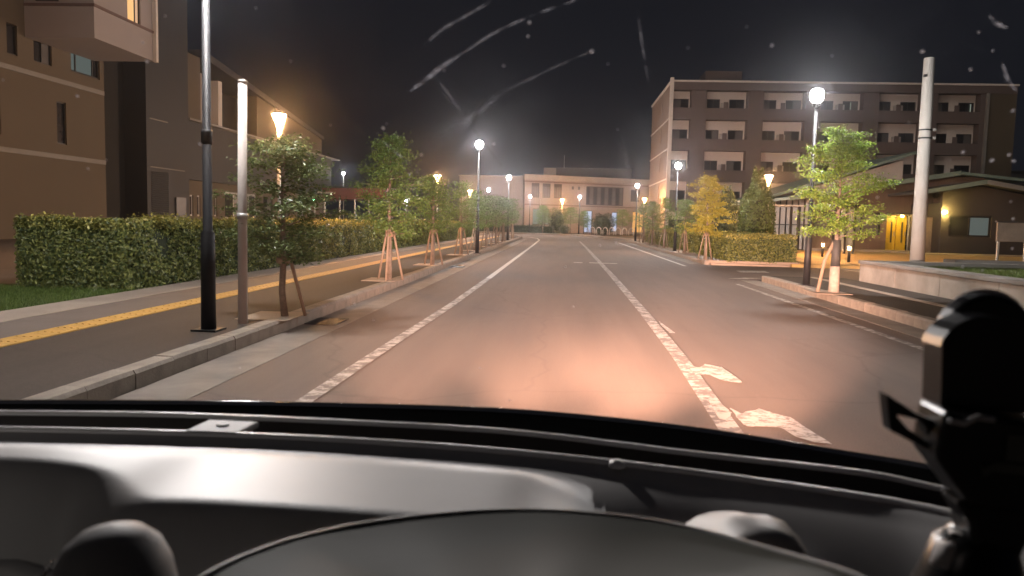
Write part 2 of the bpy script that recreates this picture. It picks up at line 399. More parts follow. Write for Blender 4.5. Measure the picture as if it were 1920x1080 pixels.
# left pavement, in long bands
YS, YE = -12, 62.5
for nm, a, b, z, mm in (("pavement", -4.83, -3.37, 0.150, "walk"), ("pavement_band", -5.9, -5.17, 0.151, "walkband"), ("pavement_edge", -6.52, -5.9, 0.158, "light_pave")):
    g = MB(); g.box(a, b, YS, YE, -0.02, z); struct(nm, g, M[mm])
g = MB(); g.box(-5.17, -4.83, YS, YE, -0.02, 0.142); struct("tactile_bed", g, M["walkband"])
# yellow tactile tiles
tile = MB(); tile.box(-0.148, 0.148, -0.148, 0.148, 0, 0.014)
for k in range(4):
    x = -0.105 + k * 0.07; tile.prism([(x - 0.017, 0.014), (x + 0.017, 0.014), (x + 0.011, 0.019), (x - 0.011, 0.019)], "y", -0.135, 0.135)
tile_me = tile.mesh("tile", M["yellow"])
ts = tag(empty("tactile_strip", (-5.0, 0, 0.142)), kind="structure")
for k in range(190):
    link("tile", tile_me, ts, (0, 4.2 + k * 0.3 + 0.15, 0))
# ground slab beyond the bend, right pavement
g = MB(); g.box(5.17, 6.12, YS, 19.6, -0.02, 0.15); g.box(6.3, 7.0, YS, 19.6, -0.02, 0.15); struct("pavement", g, M["walk"])
g = MB(); g.box(6.12, 6.3, YS, 19.6, -0.02, 0.156); struct("pavement_line", g, M["light_pave"])
g = MB(); g.prism([(5.17, 27.6), (8.3, 27.6), (8.3, 60), (5.9, 66), (4.7, 74), (2.4, 80.5), (-2, 84.2), (-9, 86), (-60, 87), (-60, 85.17), (-10, 84.37), (-2.95, 82.67), (1.1, 79.15), (3.35, 73.1), (4.57, 66), (5.02, 60), (5.17, 56)], "z", -0.02, 0.15)
struct("pavement", g, M["light_pave"])
g = MB(); g.prism([(5.2, 27.3), (7.9, 27.3), (7.9, 27.58), (5.2, 27.58)], "z", -0.02, 0.06); struct("pavement_ramp", g, M["light_pave"])
# gutters
g = MB(); g.box(-3.2, -2.68, YS, 60, -0.02, 0.005); struct("gutter", g, M["gutter"])
g = MB(); g.box(4.55, 5.0, YS, 19.9, -0.02, 0.005); g.box(4.55, 5.0, 27.6, 56, -0.02, 0.005); struct("gutter", g, M["gutter"])
# kerb stones, one object each on the straights
ks = MB(); ks.prism([(-0.085, -0.02), (0.085, -0.02), (0.085, 0.125), (0.065, 0.155), (-0.085, 0.155)], "y", -0.296, 0.296)
ks_me = ks.mesh("kerb_stone", M["kerb"])
ks2_me = MB().prism([(-0.085, -0.02), (0.085, -0.02), (0.085, 0.155), (-0.065, 0.155), (-0.085, 0.125)], "y", -0.296, 0.296).mesh("kerb_stone", M["kerb"])
kl = tag(empty("kerb", (-3.285, 0, 0)), kind="structure")
for k in range(100):
    link("kerb_stone", ks_me, kl, (random.uniform(-.004, .004), 2.3 + k * 0.6, random.uniform(-.004, .004)), random.uniform(-.004, .004))
kr = tag(empty("kerb", (5.085, 0, 0)), kind="structure")
for k in range(31):
    link("kerb_stone", ks2_me, kr, (random.uniform(-.004, .004), 1.3 + k * 0.6, random.uniform(-.004, .004)))
for k in range(48):
    link("kerb_stone", ks2_me, kr, (random.uniform(-.004, .004), 27.7 + k * 0.6, random.uniform(-.004, .004)))
def kerb_curve(pts, name, side):
    g = MB(); inner = []; outer = []
    for i, p in enumerate(pts):
        a = Vector(pts[max(i - 1, 0)]); b = Vector(pts[min(i + 1, len(pts) - 1)]); d = (b - a).normalized(); nn = Vector((d.y, -d.x)) * side
        inner.append(Vector(p)); outer.append(Vector(p) + nn * 0.17)
    for i in range(len(pts) - 1):
        a, b, c, d = inner[i], inner[i + 1], outer[i + 1], outer[i]
        g.quad((a.x, a.y, 0), (b.x, b.y, 0), (b.x, b.y, .155), (a.x, a.y, .155)); g.quad((a.x, a.y, .155), (b.x, b.y, .155), (c.x, c.y, .155), (d.x, d.y, .155))
        g.quad((d.x, d.y, 0), (c.x, c.y, 0), (c.x, c.y, .155), (d.x, d.y, .155))
    struct(name, g, M["kerb"])
kerb_curve(arcR, "kerb_bend", 1)
kerb_curve(arcL[1:] + [(-3.2, 62)], "kerb_bend", 1)
g = MB(); g.prism([(-60, 75.8), (-12, 75.3), (-8.6, 74.1), (-5.8, 71.3), (-4.1, 67.9), (-3.42, 62.6), (-60, 62.6)], "z", -0.02, 0.145); struct("pavement", g, M["walk"])
# drain grates in the left gutter
for y in (9.7, 22.0):
    t = empty("drain_grate", (-2.98, y, .006), label="cast iron drain grate in the left gutter, " + ("nearer the near lamp post" if y < 15 else "beyond the third staked tree"), cat="drain grate", group="gutter drain grates")
    MB().box(-.2, .2, -.3, -.27, 0, .012).box(-.2, .2, .27, .3, 0, .012).box(-.2, -.17, -.27, .27, 0, .012).box(.17, .2, -.27, .27, 0, .012).build("rim", M["post"], t)
    bm_ = MB().box(-.17, .17, -.012, .012, 0, .01).mesh("bar", M["post"])
    for k in range(9): link("bar", bm_, t, (0, -.22 + k * .055, 0))
# painted lines
def line(name, pts, wd, m, z=0.008):
    g = MB(); rows = []
    for i, p in enumerate(pts):
        a = Vector(pts[max(i - 1, 0)]); b = Vector(pts[min(i + 1, len(pts) - 1)]); d = (b - a).normalized(); nn = Vector((-d.y, d.x)) * wd / 2
        rows.append([(p[0] - nn.x, p[1] - nn.y, z), (p[0] + nn.x, p[1] + nn.y, z)])
    g.grid(rows); return struct(name, g, m)
line("lane_line", [(-1.86, 4), (-1.8, 8), (-1.72, 12), (-1.69, 18)], 0.13, M["paint"])
line("lane_line", [(-1.69, 18), (-1.65, 45), (-1.68, 58), (-2.0, 63), (-2.9, 68)], 0.13, M["paint_good"])
line("centre_line", [(1.1, 3.5), (1.24, 8), (1.29, 12), (1.33, 20), (1.34, 45), (1.3, 57)], 0.15, M["paint"])
line("lane_line", [(4.18, 4), (4.15, 18.5)], 0.12, M["paint"])
line("lane_line", [(4.12, 26), (4.05, 56)], 0.13, M["paint_good"])
marks = [[(1.24, 7.56), (1.34, 7.36), (1.43, 7.57), (1.56, 7.43), (1.60, 6.74), (1.46, 6.76), (1.35, 7.03), (1.24, 7.0)],
         [(1.17, 5.98), (1.23, 5.9), (1.26, 5.6), (1.19, 5.36), (1.13, 5.40)],
         [(1.28, 5.76), (1.33, 5.59), (1.51, 5.76), (1.56, 5.65), (1.66, 5.52), (1.72, 4.88), (1.57, 4.95), (1.5, 5.22), (1.29, 5.22), (1.27, 5.43)],
         [(1.39, 10.9), (1.45, 9.7), (1.38, 9.7), (1.36, 10.4)], [(0.42, 26.6), (0.72, 26.6), (0.72, 26.1), (0.42, 26.1)], [(0.95, 26.7), (1.9, 26.6), (1.9, 26.2), (0.95, 26.2)],
         [(5.35, 24.1), (6.3, 24.4), (6.2, 23.4), (5.3, 23.2)], [(4.3, 20.3), (4.9, 20.9), (5.4, 20.9), (4.8, 20.3)]]
for p in marks:
    if len(p) > 4:
        q = p; k = len(q); p = []
        for i in range(k):
            a, b, c, d = (Vector(q[(i + j) % k]) for j in (-1, 0, 1, 2))
            for u in (0, .12, .3, .7, .88):
                w_ = 0.5 * (2 * b + (c - a) * u + (2 * a - 5 * b + 4 * c - d) * u * u + (3 * b - a - 3 * c + d) * u ** 3) * .35 + (b * (1 - u) + c * u) * .65; p.append((w_.x + random.uniform(-.008, .008), w_.y + random.uniform(-.02, .02)))
    g = MB(); n = 0; g.v += [(x, y, 0.009) for x, y in p]; g.f.append(tuple(range(len(p)))); struct("road_marking", g, M["paint_mid"])

# ================================================================== STREET LAMPS
def lamp_white():
    root = empty("street_lamp", (0, 0, 0.15))
    MB().tube_rings([(0, 0, 0), (0, 0, 1.0), (0, 0, 1.03), (0, 0, 3.72)], [0.075, 0.07, 0.048, 0.036], 12).build("pole", M["post"], root, smooth=True)
    MB().box(-.13, .13, -.13, .13, 0, 0.018).build("base_plate", M["post"], root)
    c = MB(); c.lathe([(0.052, 1.9), (0.058, 1.93), (0.058, 2.02), (0.052, 2.05)], 10); c.build("collar", M["post"], root, smooth=True)
    c = MB(); c.lathe([(0.036, 3.7), (0.07, 3.74), (0.09, 3.79), (0.06, 3.8)], 12); c.build("socket", M["post"], root, smooth=True)
    g = MB(); g.lathe([(0.06, 3.80), (0.11, 3.84), (0.14, 3.91), (0.145, 3.96), (0.135, 4.02), (0.1, 4.075), (0.03, 4.095)], 12); g.build("globe", M["globe"], root, smooth=True)
    return root
def lamp_warm():
    root = empty("lantern_lamp", (0, 0, 0.05))
    MB().tube_rings([(0, 0, 0), (0, 0, 3.45)], [0.06, 0.045], 10).build("pole", M["galv"], root, smooth=True)
    MB().lathe([(0.1, 0), (0.1, 0.04), (0.065, 0.12)], 10).build("base", M["galv"], root, smooth=True)
    g = MB(); g.lathe([(0.05, 3.46), (0.055, 3.62), (0.1, 3.78), (0.2, 3.98), (0.21, 4.02)], 12); g.build("lantern_glass", M["warm"], root, smooth=True)
    MB().lathe([(0.235, 4.03), (0.235, 4.05), (0.1, 4.11), (0.02, 4.13)], 12).build("cap", M["galv"], root, smooth=True)
    for a in range(3):
        t = a * 2.094 + .4
        MB().tube([(0.062 * math.cos(t), 0.062 * math.sin(t), 3.45), (0.225 * math.cos(t), 0.225 * math.sin(t), 4.03)], 0.008, 5).build("rib", M["galv"], root)
    return root
LW = lamp_white(); first = True
for x, y, lab in ((-3.62, 7.72, "tall black lamp post at the near left kerb, its globe out of the frame"),
                  (-3.1, 28.3, "black post lamp with white globe on the left kerb beyond the staked trees"),
                  (-3.45, 49.2, "small-looking white globe lamp at the far end of the left kerb"),
                  (5.19, 16.7, "large bright white globe lamp on black post beside the near right tree"),
                  (5.02 + .25, 36.6, "white globe lamp in front of the left corner of the dormitory block"),
                  (5.27, 56.2, "white globe lamp where the right kerb starts to bend, furthest on that kerb"),
                  (1.75, 82.6, "white globe lamp beyond the bend before the beige building's middle"),
                  (-3.6, 84.9, "white globe lamp beyond the bend under the three tall windows"),
                  (-6.7, 69.5, "faint white globe lamp among the distant left trees")):
    o = LW if first else copy_tree(LW); first = False
    o.location = (x, y, 0.15 if y < 83 else 0.15); tag(o, lab, "street lamp", "white globe lamps along the road")
LO = lamp_warm(); first = True
for x, y, lab in ((-8.6, 23.1, "glowing orange lantern lamp behind the left hedge, nearest of its kind"),
                  (-7.9, 48.5, "orange lantern lamp behind the hedge above the second staked tree row"),
                  (-8.6, 71.5, "distant orange lantern lamp left of the first white globe on the left"),
                  (9.9, 38.5, "orange lantern lamp in front of the green roofed lodge"),
                  (8.6, 83.0, "distant orange lantern lamp between the dormitory and the beige building"),
                  (-0.1, 93.0, "distant orange lantern lamp in front of the beige building's ground floor")):
    o = LO if first else copy_tree(LO); first = False
    o.location = (x, y, 0.08); o.scale = (1, 1, 1.07 if x < -8.5 and y < 30 else (.94 if 30 < y < 40 else 1)); tag(o, lab, "lantern lamp", "orange lantern lamps in the grounds")
# white lamps far left
for x, y, h, lab in ((-23.2, 81, 5.8, "thin pole with small white lamp above the red canopy"), (-12.6, 62, 2.6, "small white lamp behind the second left tree"), (-16.5, 78, 3.5, "small white lamp seen through the left tree crowns")):
    t = empty("car_park_lamp", (x, y, 0.05), label=lab, cat="lamp post", group="small white lamps beyond the yard")
    MB().tube([(0, 0, 0), (0, 0, h)], 0.05, 8).build("pole", M["galv"], t, smooth=True)
    MB().lathe([(0.05, h), (0.13, h + .05), (0.15, h + .15), (0.08, h + .24)], 10).build("lamp_head", M["dimwhite"], t, smooth=True)
# bollard lights
for x, y, lab in ((10.95, 30.3, "knee-high bollard light on the yellow lit paving by the lodge"), (11.7, 35.6, "low bollard light seen just past the near right tree trunk")):
    t = empty("bollard_light", (x, y, 0.1), label=lab, cat="bollard light", group="bollard lights on the plaza")
    MB().lathe([(0.055, 0), (0.055, 0.48)], 10).build("post", M["post"], t, smooth=True)
    MB().lathe([(0.05, 0.48), (0.05, 0.6)], 10).build("lens", M["warm"], t, smooth=True)
    MB().lathe([(0.065, 0.6), (0.06, 0.64)], 10).build("cap", M["post"], t, smooth=True)

# ================================================================== TREES
def tree(seed, h=2.75, cr=0.62, z0=0.85, nl=30, per=130, lm="leaf", ls=0.056, top=1.0, lean=0.0):
    rs = np.random.RandomState(seed)
    tr = MB(); path = [(rs.normal(0, .012) + lean * t, rs.normal(0, .012), h * t) for t in np.linspace(0, 1, 8)]
    tr.tube(path, [0.05, 0.044, 0.04, 0.036, 0.03, 0.022, 0.015, 0.007], 8)
    lb = MB(); Cs = []; Ns = []
    for i in range(nl):
        t = z0 / h + (0.98 - z0 / h) * (i + 0.5) / nl; q = (t - z0 / h) / (1 - z0 / h)
        az = i * 2.39996 + rs.uniform(-.4, .4)
        L = cr * (0.45 + 0.75 * math.sin(math.pi * min(1, (q * 0.9 + 0.12)) ** 0.9)) * rs.uniform(0.65, 1.15) * (1 - 0.45 * q ** 3)
        dx, dy = math.cos(az), math.sin(az); upv = rs.uniform(0.12, 0.45) + 0.5 * q
        z = h * t; bx = lean * t
        pp = [(bx + dx * L * s, dy * L * s, z + L * upv * (s - 0.55 * s * s) ) for s in (0, .35, .7, 1)]
        lb.tube(pp, [0.014, 0.010, 0.007, 0.003], 5)
        # clumps: a few tight sprays per limb
        for cs in (0.35, 0.55, 0.75, 0.92, 1.06):
            if rs.rand() < 0.12: continue
            c = np.array([bx + dx * L * cs, dy * L * cs, z + L * upv * (cs - 0.55 * cs * cs)]) + rs.normal(0, .025, 3)
            k = int(per / 2.1 * rs.uniform(.6, 1.4)); s_ = 0.06 + 0.045 * rs.rand()
            pts = rs.normal(0, 1, (k, 3)) * np.array([s_ * 1.35, s_ * 1.35, s_ * 0.6]) + c
            Cs.append(pts); Ns.append(rs.normal(0, .55, (k, 3)) + np.array([dx * .25, dy * .25, .9]))
    C = np.concatenate(Cs); N = np.concatenate(Ns); S = rs.uniform(.7, 1.3, len(C)) * ls
    return tr, lb, C, N, S
def make_tree(seed, stakes=3, guide=False, wrap=True, lm="leaf", **k):
    root = empty("street_tree", (0, 0, 0.15))
    tr, lb, C, N, S = tree(seed, **k)
    t = tr.build("trunk", M["bark"], root, smooth=True); lb.build("branch", M["bark"], t, smooth=True)
    cr = link("crown", leaves_mesh("crown", C, N, S, M[lm]), root)
    if wrap: MB().tube([(0, 0, 0), (0, 0, .75)], [0.058, 0.05], 10).build("trunk_wrap", M["bark"], root, smooth=True)
    for s in range(stakes):
        a = s * 2.094 + 0.5
        MB().tube([(0.28 * math.cos(a), 0.24 * math.sin(a), 0), (0.07 * math.cos(a), 0.07 * math.sin(a), 0.98)], 0.024, 7).build("stake", M["stake"], root, smooth=True)
    if stakes: MB().lathe([(0.085, .84), (0.09, .86), (0.09, .91), (0.085, .93)], 10).build("tie", M["stake"], root, smooth=True)
    if guide: MB().tube([(0.02, -0.04, 0), (0.0, -0.04, 2.0), (-0.02, -0.04, 2.72)], 0.04, 8).build("guide_pole", M["palepanel"], root, smooth=True)
    # square of paler soil round the foot
    MB().box(-.45, .2, -.42, .42, 0.0, 0.008).build("tree_pit", M["light_pave"], root)
    return root
TT = [make_tree(11, wrap=False, stakes=1, lm="leafd", per=120, cr=.72, nl=28), make_tree(23, per=150, h=2.75, cr=.52, nl=28), make_tree(35, h=2.3, cr=.5, per=90, nl=24), make_tree(47, h=2.5, cr=.52, per=75, nl=22)]
TT[0].location = (-3.3, 9.0, 0.15); TT[0].scale = (.95, .95, .76); tag(TT[0], "nearest left tree, its crown around the pale post by the near lamp", "tree", "staked trees along the left pavement")
TT[1].location = (-3.35, 14.9, 0.15); tag(TT[1], "dense green staked tree, second along the left kerb", "tree", "staked trees along the left pavement")
TT[2].location = (-3.4, 20.3, 0.15); tag(TT[2], "low thin staked tree under the orange lantern, third along the left kerb", "tree", "staked trees along the left pavement")
TT[3].location = (-3.47, 26.6, 0.15); tag(TT[3], "staked tree just in front of the first white globe lamp on the left", "tree", "staked trees along the left pavement")
for i, (y, src, s, lab) in enumerate(((30.8, 3, .95, "staked tree just behind the first white globe lamp on the left"), (35.5, 2, 1.0, "staked tree halfway between the two left globe lamps"),
                         (40.5, 3, 1.0, "staked tree, second short of the far left globe lamp"), (45.2, 2, 1.1, "staked tree right before the far left globe lamp"), (53.5, 3, 1.1, "last staked tree past the far left globe lamp"))):
    o = copy_tree(TT[src]); o.location = (-3.47, y, 0.15); o.rotation_euler = (0, 0, 1.3 + i * 1.9); o.scale = (s, s, s); tag(o, lab, "tree", "staked trees along the left pavement")
t = empty("marker_post", (-3.5, 8.3, .15), label="pale slim post between the near black lamp post and the nearest left tree", cat="post")
MB().tube([(0, 0, 0), (0, 0, 1.4), (.01, 0, 2.62)], [.052, .05, .048], 12).build("pole", M["palepanel"], t, smooth=True)
MB().tube([(.01, 0, 2.62), (.01, 0, 2.65)], [.053, .045], 12).build("cap", M["galv"], t, smooth=True)
MB().lathe([(.058, 1.15), (.058, 1.22)], 12).build("band", M["galv"], t, smooth=True)
# right side
t = make_tree(61, lm="leafr", stakes=0, wrap=False, h=3.05, cr=.62, z0=1.0, per=170, nl=26, ls=.052); t.location = (5.18, 15.0, .15)
tag(t, "bright green tree with long spreading branches beside the large right globe lamp", "tree", "trees along the right pavement")
MB().tube([(0, 0, 0), (0, 0, .5)], [0.1, 0.09], 10).build("trunk_wrap", M["wrap"], t, smooth=True)
MB().tube([(0, 0, .5), (0, 0, 1.0)], [0.085, 0.08], 10).build("trunk_sleeve", M["dark"], t, smooth=True)
MB().tube([(-.3, 0, 0), (-.2, 0, .62), (-.05, 0, .95)], 0.035, 7).build("stake", M["stake"], t, smooth=True)
lb = MB(); Cs = []; Ns = []; rs = np.random.RandomState(5)
for (dx, dz, z) in ((0.95, .35, 1.75), (0.9, .25, 1.2), (-.55, .1, 1.75), (-.5, .25, 2.45), (.5, .2, 2.6)):
    pp = [(dx * s, .1 * s, z + dz * s) for s in (0, .3, .6, 1)]; lb.tube(pp, [.014, .011, .008, .004], 5)
    for s in np.linspace(.35, 1.05, 9):
        k = 34; Cs.append(rs.normal(0, 1, (k, 3)) * np.array([.07, .08, .032]) + np.array([dx * s, .1 * s, z + dz * s])); Ns.append(rs.normal(0, .5, (k, 3)) + np.array([0, 0, 1]))
lb.build("branch", M["bark"], t, smooth=True)
C = np.concatenate(Cs); link("spray", leaves_mesh("spray", C, np.concatenate(Ns), rs.uniform(.045, .08, len(C)), M["leafr"]), t)
t = make_tree(71, h=2.95, cr=.72, z0=.85, per=120, nl=28, lm="leafy", ls=.075); t.location = (5.2, 28.4, .15); tag(t, "yellow lit tree at the corner of the right hedge", "tree", "trees along the right pavement")
for i, (x, y, s, lab) in enumerate(((5.4, 34.6, .95, "green tree just left of the yellow lit tree on the right pavement"), (5.4, 41.5, 1.0, "green tree behind the middle right globe lamp"),
                                     (5.4, 47.0, 1.05, "green tree midway between the right globe lamps"), (5.4, 52.2, 1.0, "green tree just before the furthest right globe lamp"))):
    o = copy_tree(TT[3 if i % 2 else 2]); o.location = (x, y, .15); o.rotation_euler = (0, 0, .7 + i * 2.1); o.scale = (s, s, s * 1.05); tag(o, lab, "tree", "trees along the right pavement")
# trees beyond the bend
for i, (x, y, s, lab) in enumerate(((-5.6, 86.6, 1.15, "pale lit tree beyond the bend left of the three tall windows"), (-2.2, 87.0, 1.1, "small tree beyond the bend by the timber posts"), (0.9, 87.5, 1.25, "round headed tree beyond the bend before the distant orange lantern"),
                                    (2.3, 83.9, .9, "small dark tree beside the white globe lamp beyond the bend"), (6.6, 86.5, 1.2, "tree beyond the bend before the strip of glazing"), (-9.5, 86.5, 1.3, "tree at the far left end of the bend"), (-13, 88, 1.35, "tree behind the bend next to the far left end"))):
    o = copy_tree(TT[1 if i % 2 else 2]); o.location = (x, y, .15); o.rotation_euler = (0, 0, i * 1.7); o.scale = (s * 1.25, s * 1.25, s); tag(o, lab, "tree", "small trees beyond the bend")
    for ch in list(o.children):
        if ch.name.startswith(("stake", "tie", "tree_pit")): bpy.data.objects.remove(ch)

# ------------------------------------------------------------------ hedges and bushes
def hedge(x0, x1, y0, y1, h, z, n_near, label, m="hedge", ls=.055, far=1.6):
    root = empty("hedge", ((x0 + x1) / 2, y0, z), label=label, cat="hedge"); org = ((x0 + x1) / 2, y0, z)
    c = MB(); n = max(3, int((y1 - y0) / .8)); rows = []
    for i in range(n + 1):
        y = y0 + .14 + (y1 - y0 - .28) * i / n; a, b = x0 + .13, x1 - .13; t = z + h - .12
        j = lambda: random.uniform(-.03, .03)
        rows.append([(a + j(), y, z), (a + j(), y, z + h * .55), (a + .03 + j(), y, t + j()), ((a + b) / 2, y, t + j()), (b - .03 + j(), y, t + j()), (b + j(), y, z + h * .5), (b + j(), y, z)])
    c.grid(rows); k = len(c.v); c.f.append((0, 1, 2, 3, 4, 5, 6)); c.f.append(tuple(range(k - 7, k)))
    c.build("branches", M["core"], root, org)
    rs = np.random.RandomState(int(abs(x0 * 10)) + 3); L = y1 - y0; wd = x1 - x0
    # sample density falls with distance
    out = []; N = []
    def yy(k): return y0 + L * rs.rand(k) ** far
    k1 = int(n_near * .45); k2 = int(n_near * .38); k3 = n_near // 8
    near_x = x1 if x0 < 0 else x0; sg = 1 if x0 < 0 else -1
    y = yy(k1); zz = z + h * rs.rand(k1); bul = .05 * np.sin(y * 2.1) * np.sin(zz * 5 + y) + .04 * np.sin(y * 4.7 + 2 * zz) - .05 * (np.sin(y * 1.13) > .93) + (rs.rand(k1) < .03) * rs.uniform(0, .12, k1)
    out.append(np.stack([near_x + sg * (bul - np.abs(rs.normal(0, .06, k1))) , y, zz], 1)); N.append(rs.normal(0, .6, (k1, 3)) + np.array([sg * .9, 0, .35]))
    y = yy(k2); x = x0 + wd * rs.rand(k2); mid0 = k1; out.append(np.stack([x, y, z + h - .03 + .045 * np.sin(y * 1.7 + x * 3) + .03 * np.sin(y * 5.3) - np.abs(rs.normal(0, .05, k2)) + (rs.rand(k2) < .06) * rs.uniform(0, .1, k2)], 1)); N.append(rs.normal(0, .5, (k2, 3)) + np.array([0, 0, 1]))
    x = x0 + wd * rs.rand(k3); zz = z + h * rs.rand(k3); out.append(np.stack([x, y0 + np.abs(rs.normal(0, .07, k3)) + .04 * np.sin(x * 5), zz], 1)); N.append(rs.normal(0, .6, (k3, 3)) + np.array([0, -.9, .35]))
    C = np.concatenate(out); Nn = np.concatenate(N); S = ls * rs.uniform(.6, 1.35, len(C)) * (1 + np.clip((C[:, 1] - y0) / 45, 0, 1.2))
    C = C - np.array(org)
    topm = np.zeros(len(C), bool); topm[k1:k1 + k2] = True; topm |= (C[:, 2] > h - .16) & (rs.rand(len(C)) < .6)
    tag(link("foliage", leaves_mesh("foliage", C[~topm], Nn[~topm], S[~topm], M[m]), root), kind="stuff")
    tag(link("top_leaves", leaves_mesh("top_leaves", C[topm], Nn[topm], S[topm], M["hedge_top" if m == "hedge" else m]), root), kind="stuff")  # upper leaves; the clipped hedges get the paler lamplight tint
    return root
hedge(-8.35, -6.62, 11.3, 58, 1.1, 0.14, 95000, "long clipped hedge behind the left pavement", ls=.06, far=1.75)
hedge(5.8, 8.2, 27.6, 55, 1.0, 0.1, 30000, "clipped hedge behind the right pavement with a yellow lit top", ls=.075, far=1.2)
def bush(name, x, y, z, rx, ry, rz, n, label, m, ls=.08, cone=False, trunk=False, cat="bush"):
    root = empty(name, (x, y, z), label=label, cat=cat); rs = np.random.RandomState(int(abs(x * 31 + y * 7)))
    d = rs.normal(0, 1, (n, 3)); d /= np.linalg.norm(d, axis=1, keepdims=True); r = .72 + .3 * rs.rand(n) ** .6
    lump = 1 + .12 * np.sin(d[:, 0] * 7 + d[:, 2] * 5) + .1 * np.sin(d[:, 1] * 9 + d[:, 2] * 8)
    C = d * (r * lump)[:, None] * np.array([rx, ry, rz]);
    if cone:
        q = np.clip((C[:, 2] + rz) / (2 * rz), 0, 1); C[:, 0] *= 1.25 - .85 * q; C[:, 1] *= 1.25 - .85 * q
    C[:, 2] += rz * .96
    link("foliage", leaves_mesh("foliage", C, d + rs.normal(0, .5, (n, 3)), ls * rs.uniform(.7, 1.4, n), M[m]), root)
    c = MB(); prof = []
    for k in range(9):
        a = math.pi * k / 8; q = (1 - math.cos(a)) / 2; s = (1.25 - .85 * q) if cone else 1
        prof.append((max(.01, math.sin(a) * rx * .72 * s), rz * .96 - math.cos(a) * rz * .76))
    c.lathe(prof, 10); c.build("branches", M["core"], root, smooth=True)
    MB().tube([(0, 0, -.1), (0, 0, .5)], .06, 7).build("stem", M["bark"], root)
    return root
bush("conifer", 8.9, 36.4, 0.1, .95, .95, 1.95, 9000, "tall bushy conifer behind the right hedge", "bushl", .1, True, cat="tree")
bush("conifer", 8.15, 39.5, 0.1, .9, .8, 1.6, 4000, "darker bushy tree between the yellow lit tree and the tall conifer", "dkbush", .1, True, cat="tree")
bush("round_bush", 4.6, 89.5, 0.1, 1.35, 1.2, 1.2, 3500, "large dark round bush before the strip of glazing", "dkbush", .14)
bush("round_bush", -0.6, 88.8, 0.1, 1.1, 1.0, 1.5, 2500, "tall pale bush before the beige building below the distant orange lantern", "bushl", .13)
bush("round_bush", .2, 86.6, 0.1, .6, .6, .5, 1200, "low dark bush at the kerb left of the hoops", "dkbush", .1)
hedge(-24, -1.0, 86.9, 88.6, .85, .1, 9000, "low hedge beyond the bend in front of the beige building", m="dkbush", ls=.13, far=1)
# grass
def grass(name, x0, x1, y0, y1, z, n, h, **k):
    rs = np.random.RandomState(n); C = np.stack([rs.uniform(x0, x1, n), y0 + (y1 - y0) * rs.rand(n), np.full(n, z + h * .35)], 1)
    N = np.stack([rs.normal(0, 1, n), rs.normal(0, 1, n), rs.normal(0, .15, n)], 1)
    N /= np.linalg.norm(N, axis=1, keepdims=True)
    T = np.stack([rs.normal(0, .35, n), rs.normal(0, .35, n), np.ones(n)], 1); B = np.cross(N, T); B /= np.linalg.norm(B, axis=1, keepdims=True)
    H = (h * rs.uniform(.5, 1.2, n))[:, None]; base = C.copy(); base[:, 2] = z - .01
    v = np.empty((n, 3, 3)); v[:, 0] = base - B * .007; v[:, 1] = base + B * .007; v[:, 2] = base + T * H
    me = bpy.data.meshes.new(name); me.vertices.add(n * 3); me.vertices.foreach_set("co", v.reshape(-1).astype(np.float32))
    me.loops.add(n * 3); me.loops.foreach_set("vertex_index", np.arange(n * 3, dtype=np.int32)); me.polygons.add(n)
    me.polygons.foreach_set("loop_start", np.arange(0, n * 3, 3, dtype=np.int32)); me.polygons.foreach_set("loop_total", np.full(n, 3, dtype=np.int32))
    me.update(calc_edges=True); me.materials.append(M["grass"]); o = link(name, me); tag(o, kind="stuff", **k); return o
grass("grass", -9.4, -6.55, 5.5, 11.5, .14, 42000, .07, label="short green grass at the near end of the left hedge", cat="grass")
grass("grass", 7.6, 16, 7.0, 19.6, .5, 38000, .09, label="dark grass in the raised bed behind the low right wall", cat="grass")

# ================================================================== LEFT BUILDINGS
O = (-24, 36, 0)
b1 = empty("apartment_building", O, label="brown rendered building at the far left with an overhanging pale box", cat="building")
F = map_x(-24)
wins = [(33.0 + .1, 33.95, 8.0, 9.3), (31.0, 31.9, 8.0, 9.3), (36.75, 39.15, 8.05, 9.3), (35.65, 36.3, 4.5, 6.5), (33.0, 33.0 + .0, 0, 0)]
wl = [(32.45, 33.1, 8.02, 9.32), (34.15, 35.4, 8.03, 9.4), (36.8, 39.15, 8.08, 9.3), (35.65, 36.35, 4.5, 6.5), (31.35, 31.95, 4.5, 6.0)]
g = MB(); wall_with_openings(g, F, 22, 39.5, 0, 17, wl)
g.quad((-24, 39.5, 0), (-33, 39.5, 0), (-33, 39.5, 17), (-24, 39.5, 17)); g.quad((-24, 22, 0), (-33, 22, 0), (-33, 22, 17), (-24, 22, 17)); g.quad((-33, 22, 17), (-33, 39.5, 17), (-24, 39.5, 17), (-24, 22, 17))
g.build("wall", M["tan"], b1, O)
for z in (3.78, 7.33):
    g = MB(); g.box(-24, -23.94, 22, 39.45, z, z + .22); g.build("string_course", M["band"], b1, O)
window(b1, F, *wl[0], [(1, M["pane"])], org=O); window(b1, F, *wl[1], [(1, M["pane"]), (1, M["curtain"])], org=O)
window(b1, F, *wl[2], [(1, M["litgrey"]), (3, M["litgrey"]), (1.1, M["pane"])], org=O, t=.1)
window(b1, F, *wl[3], [(1, M["pane"])], org=O); window(b1, F, *wl[4], [(1, M["pane"])], org=O)
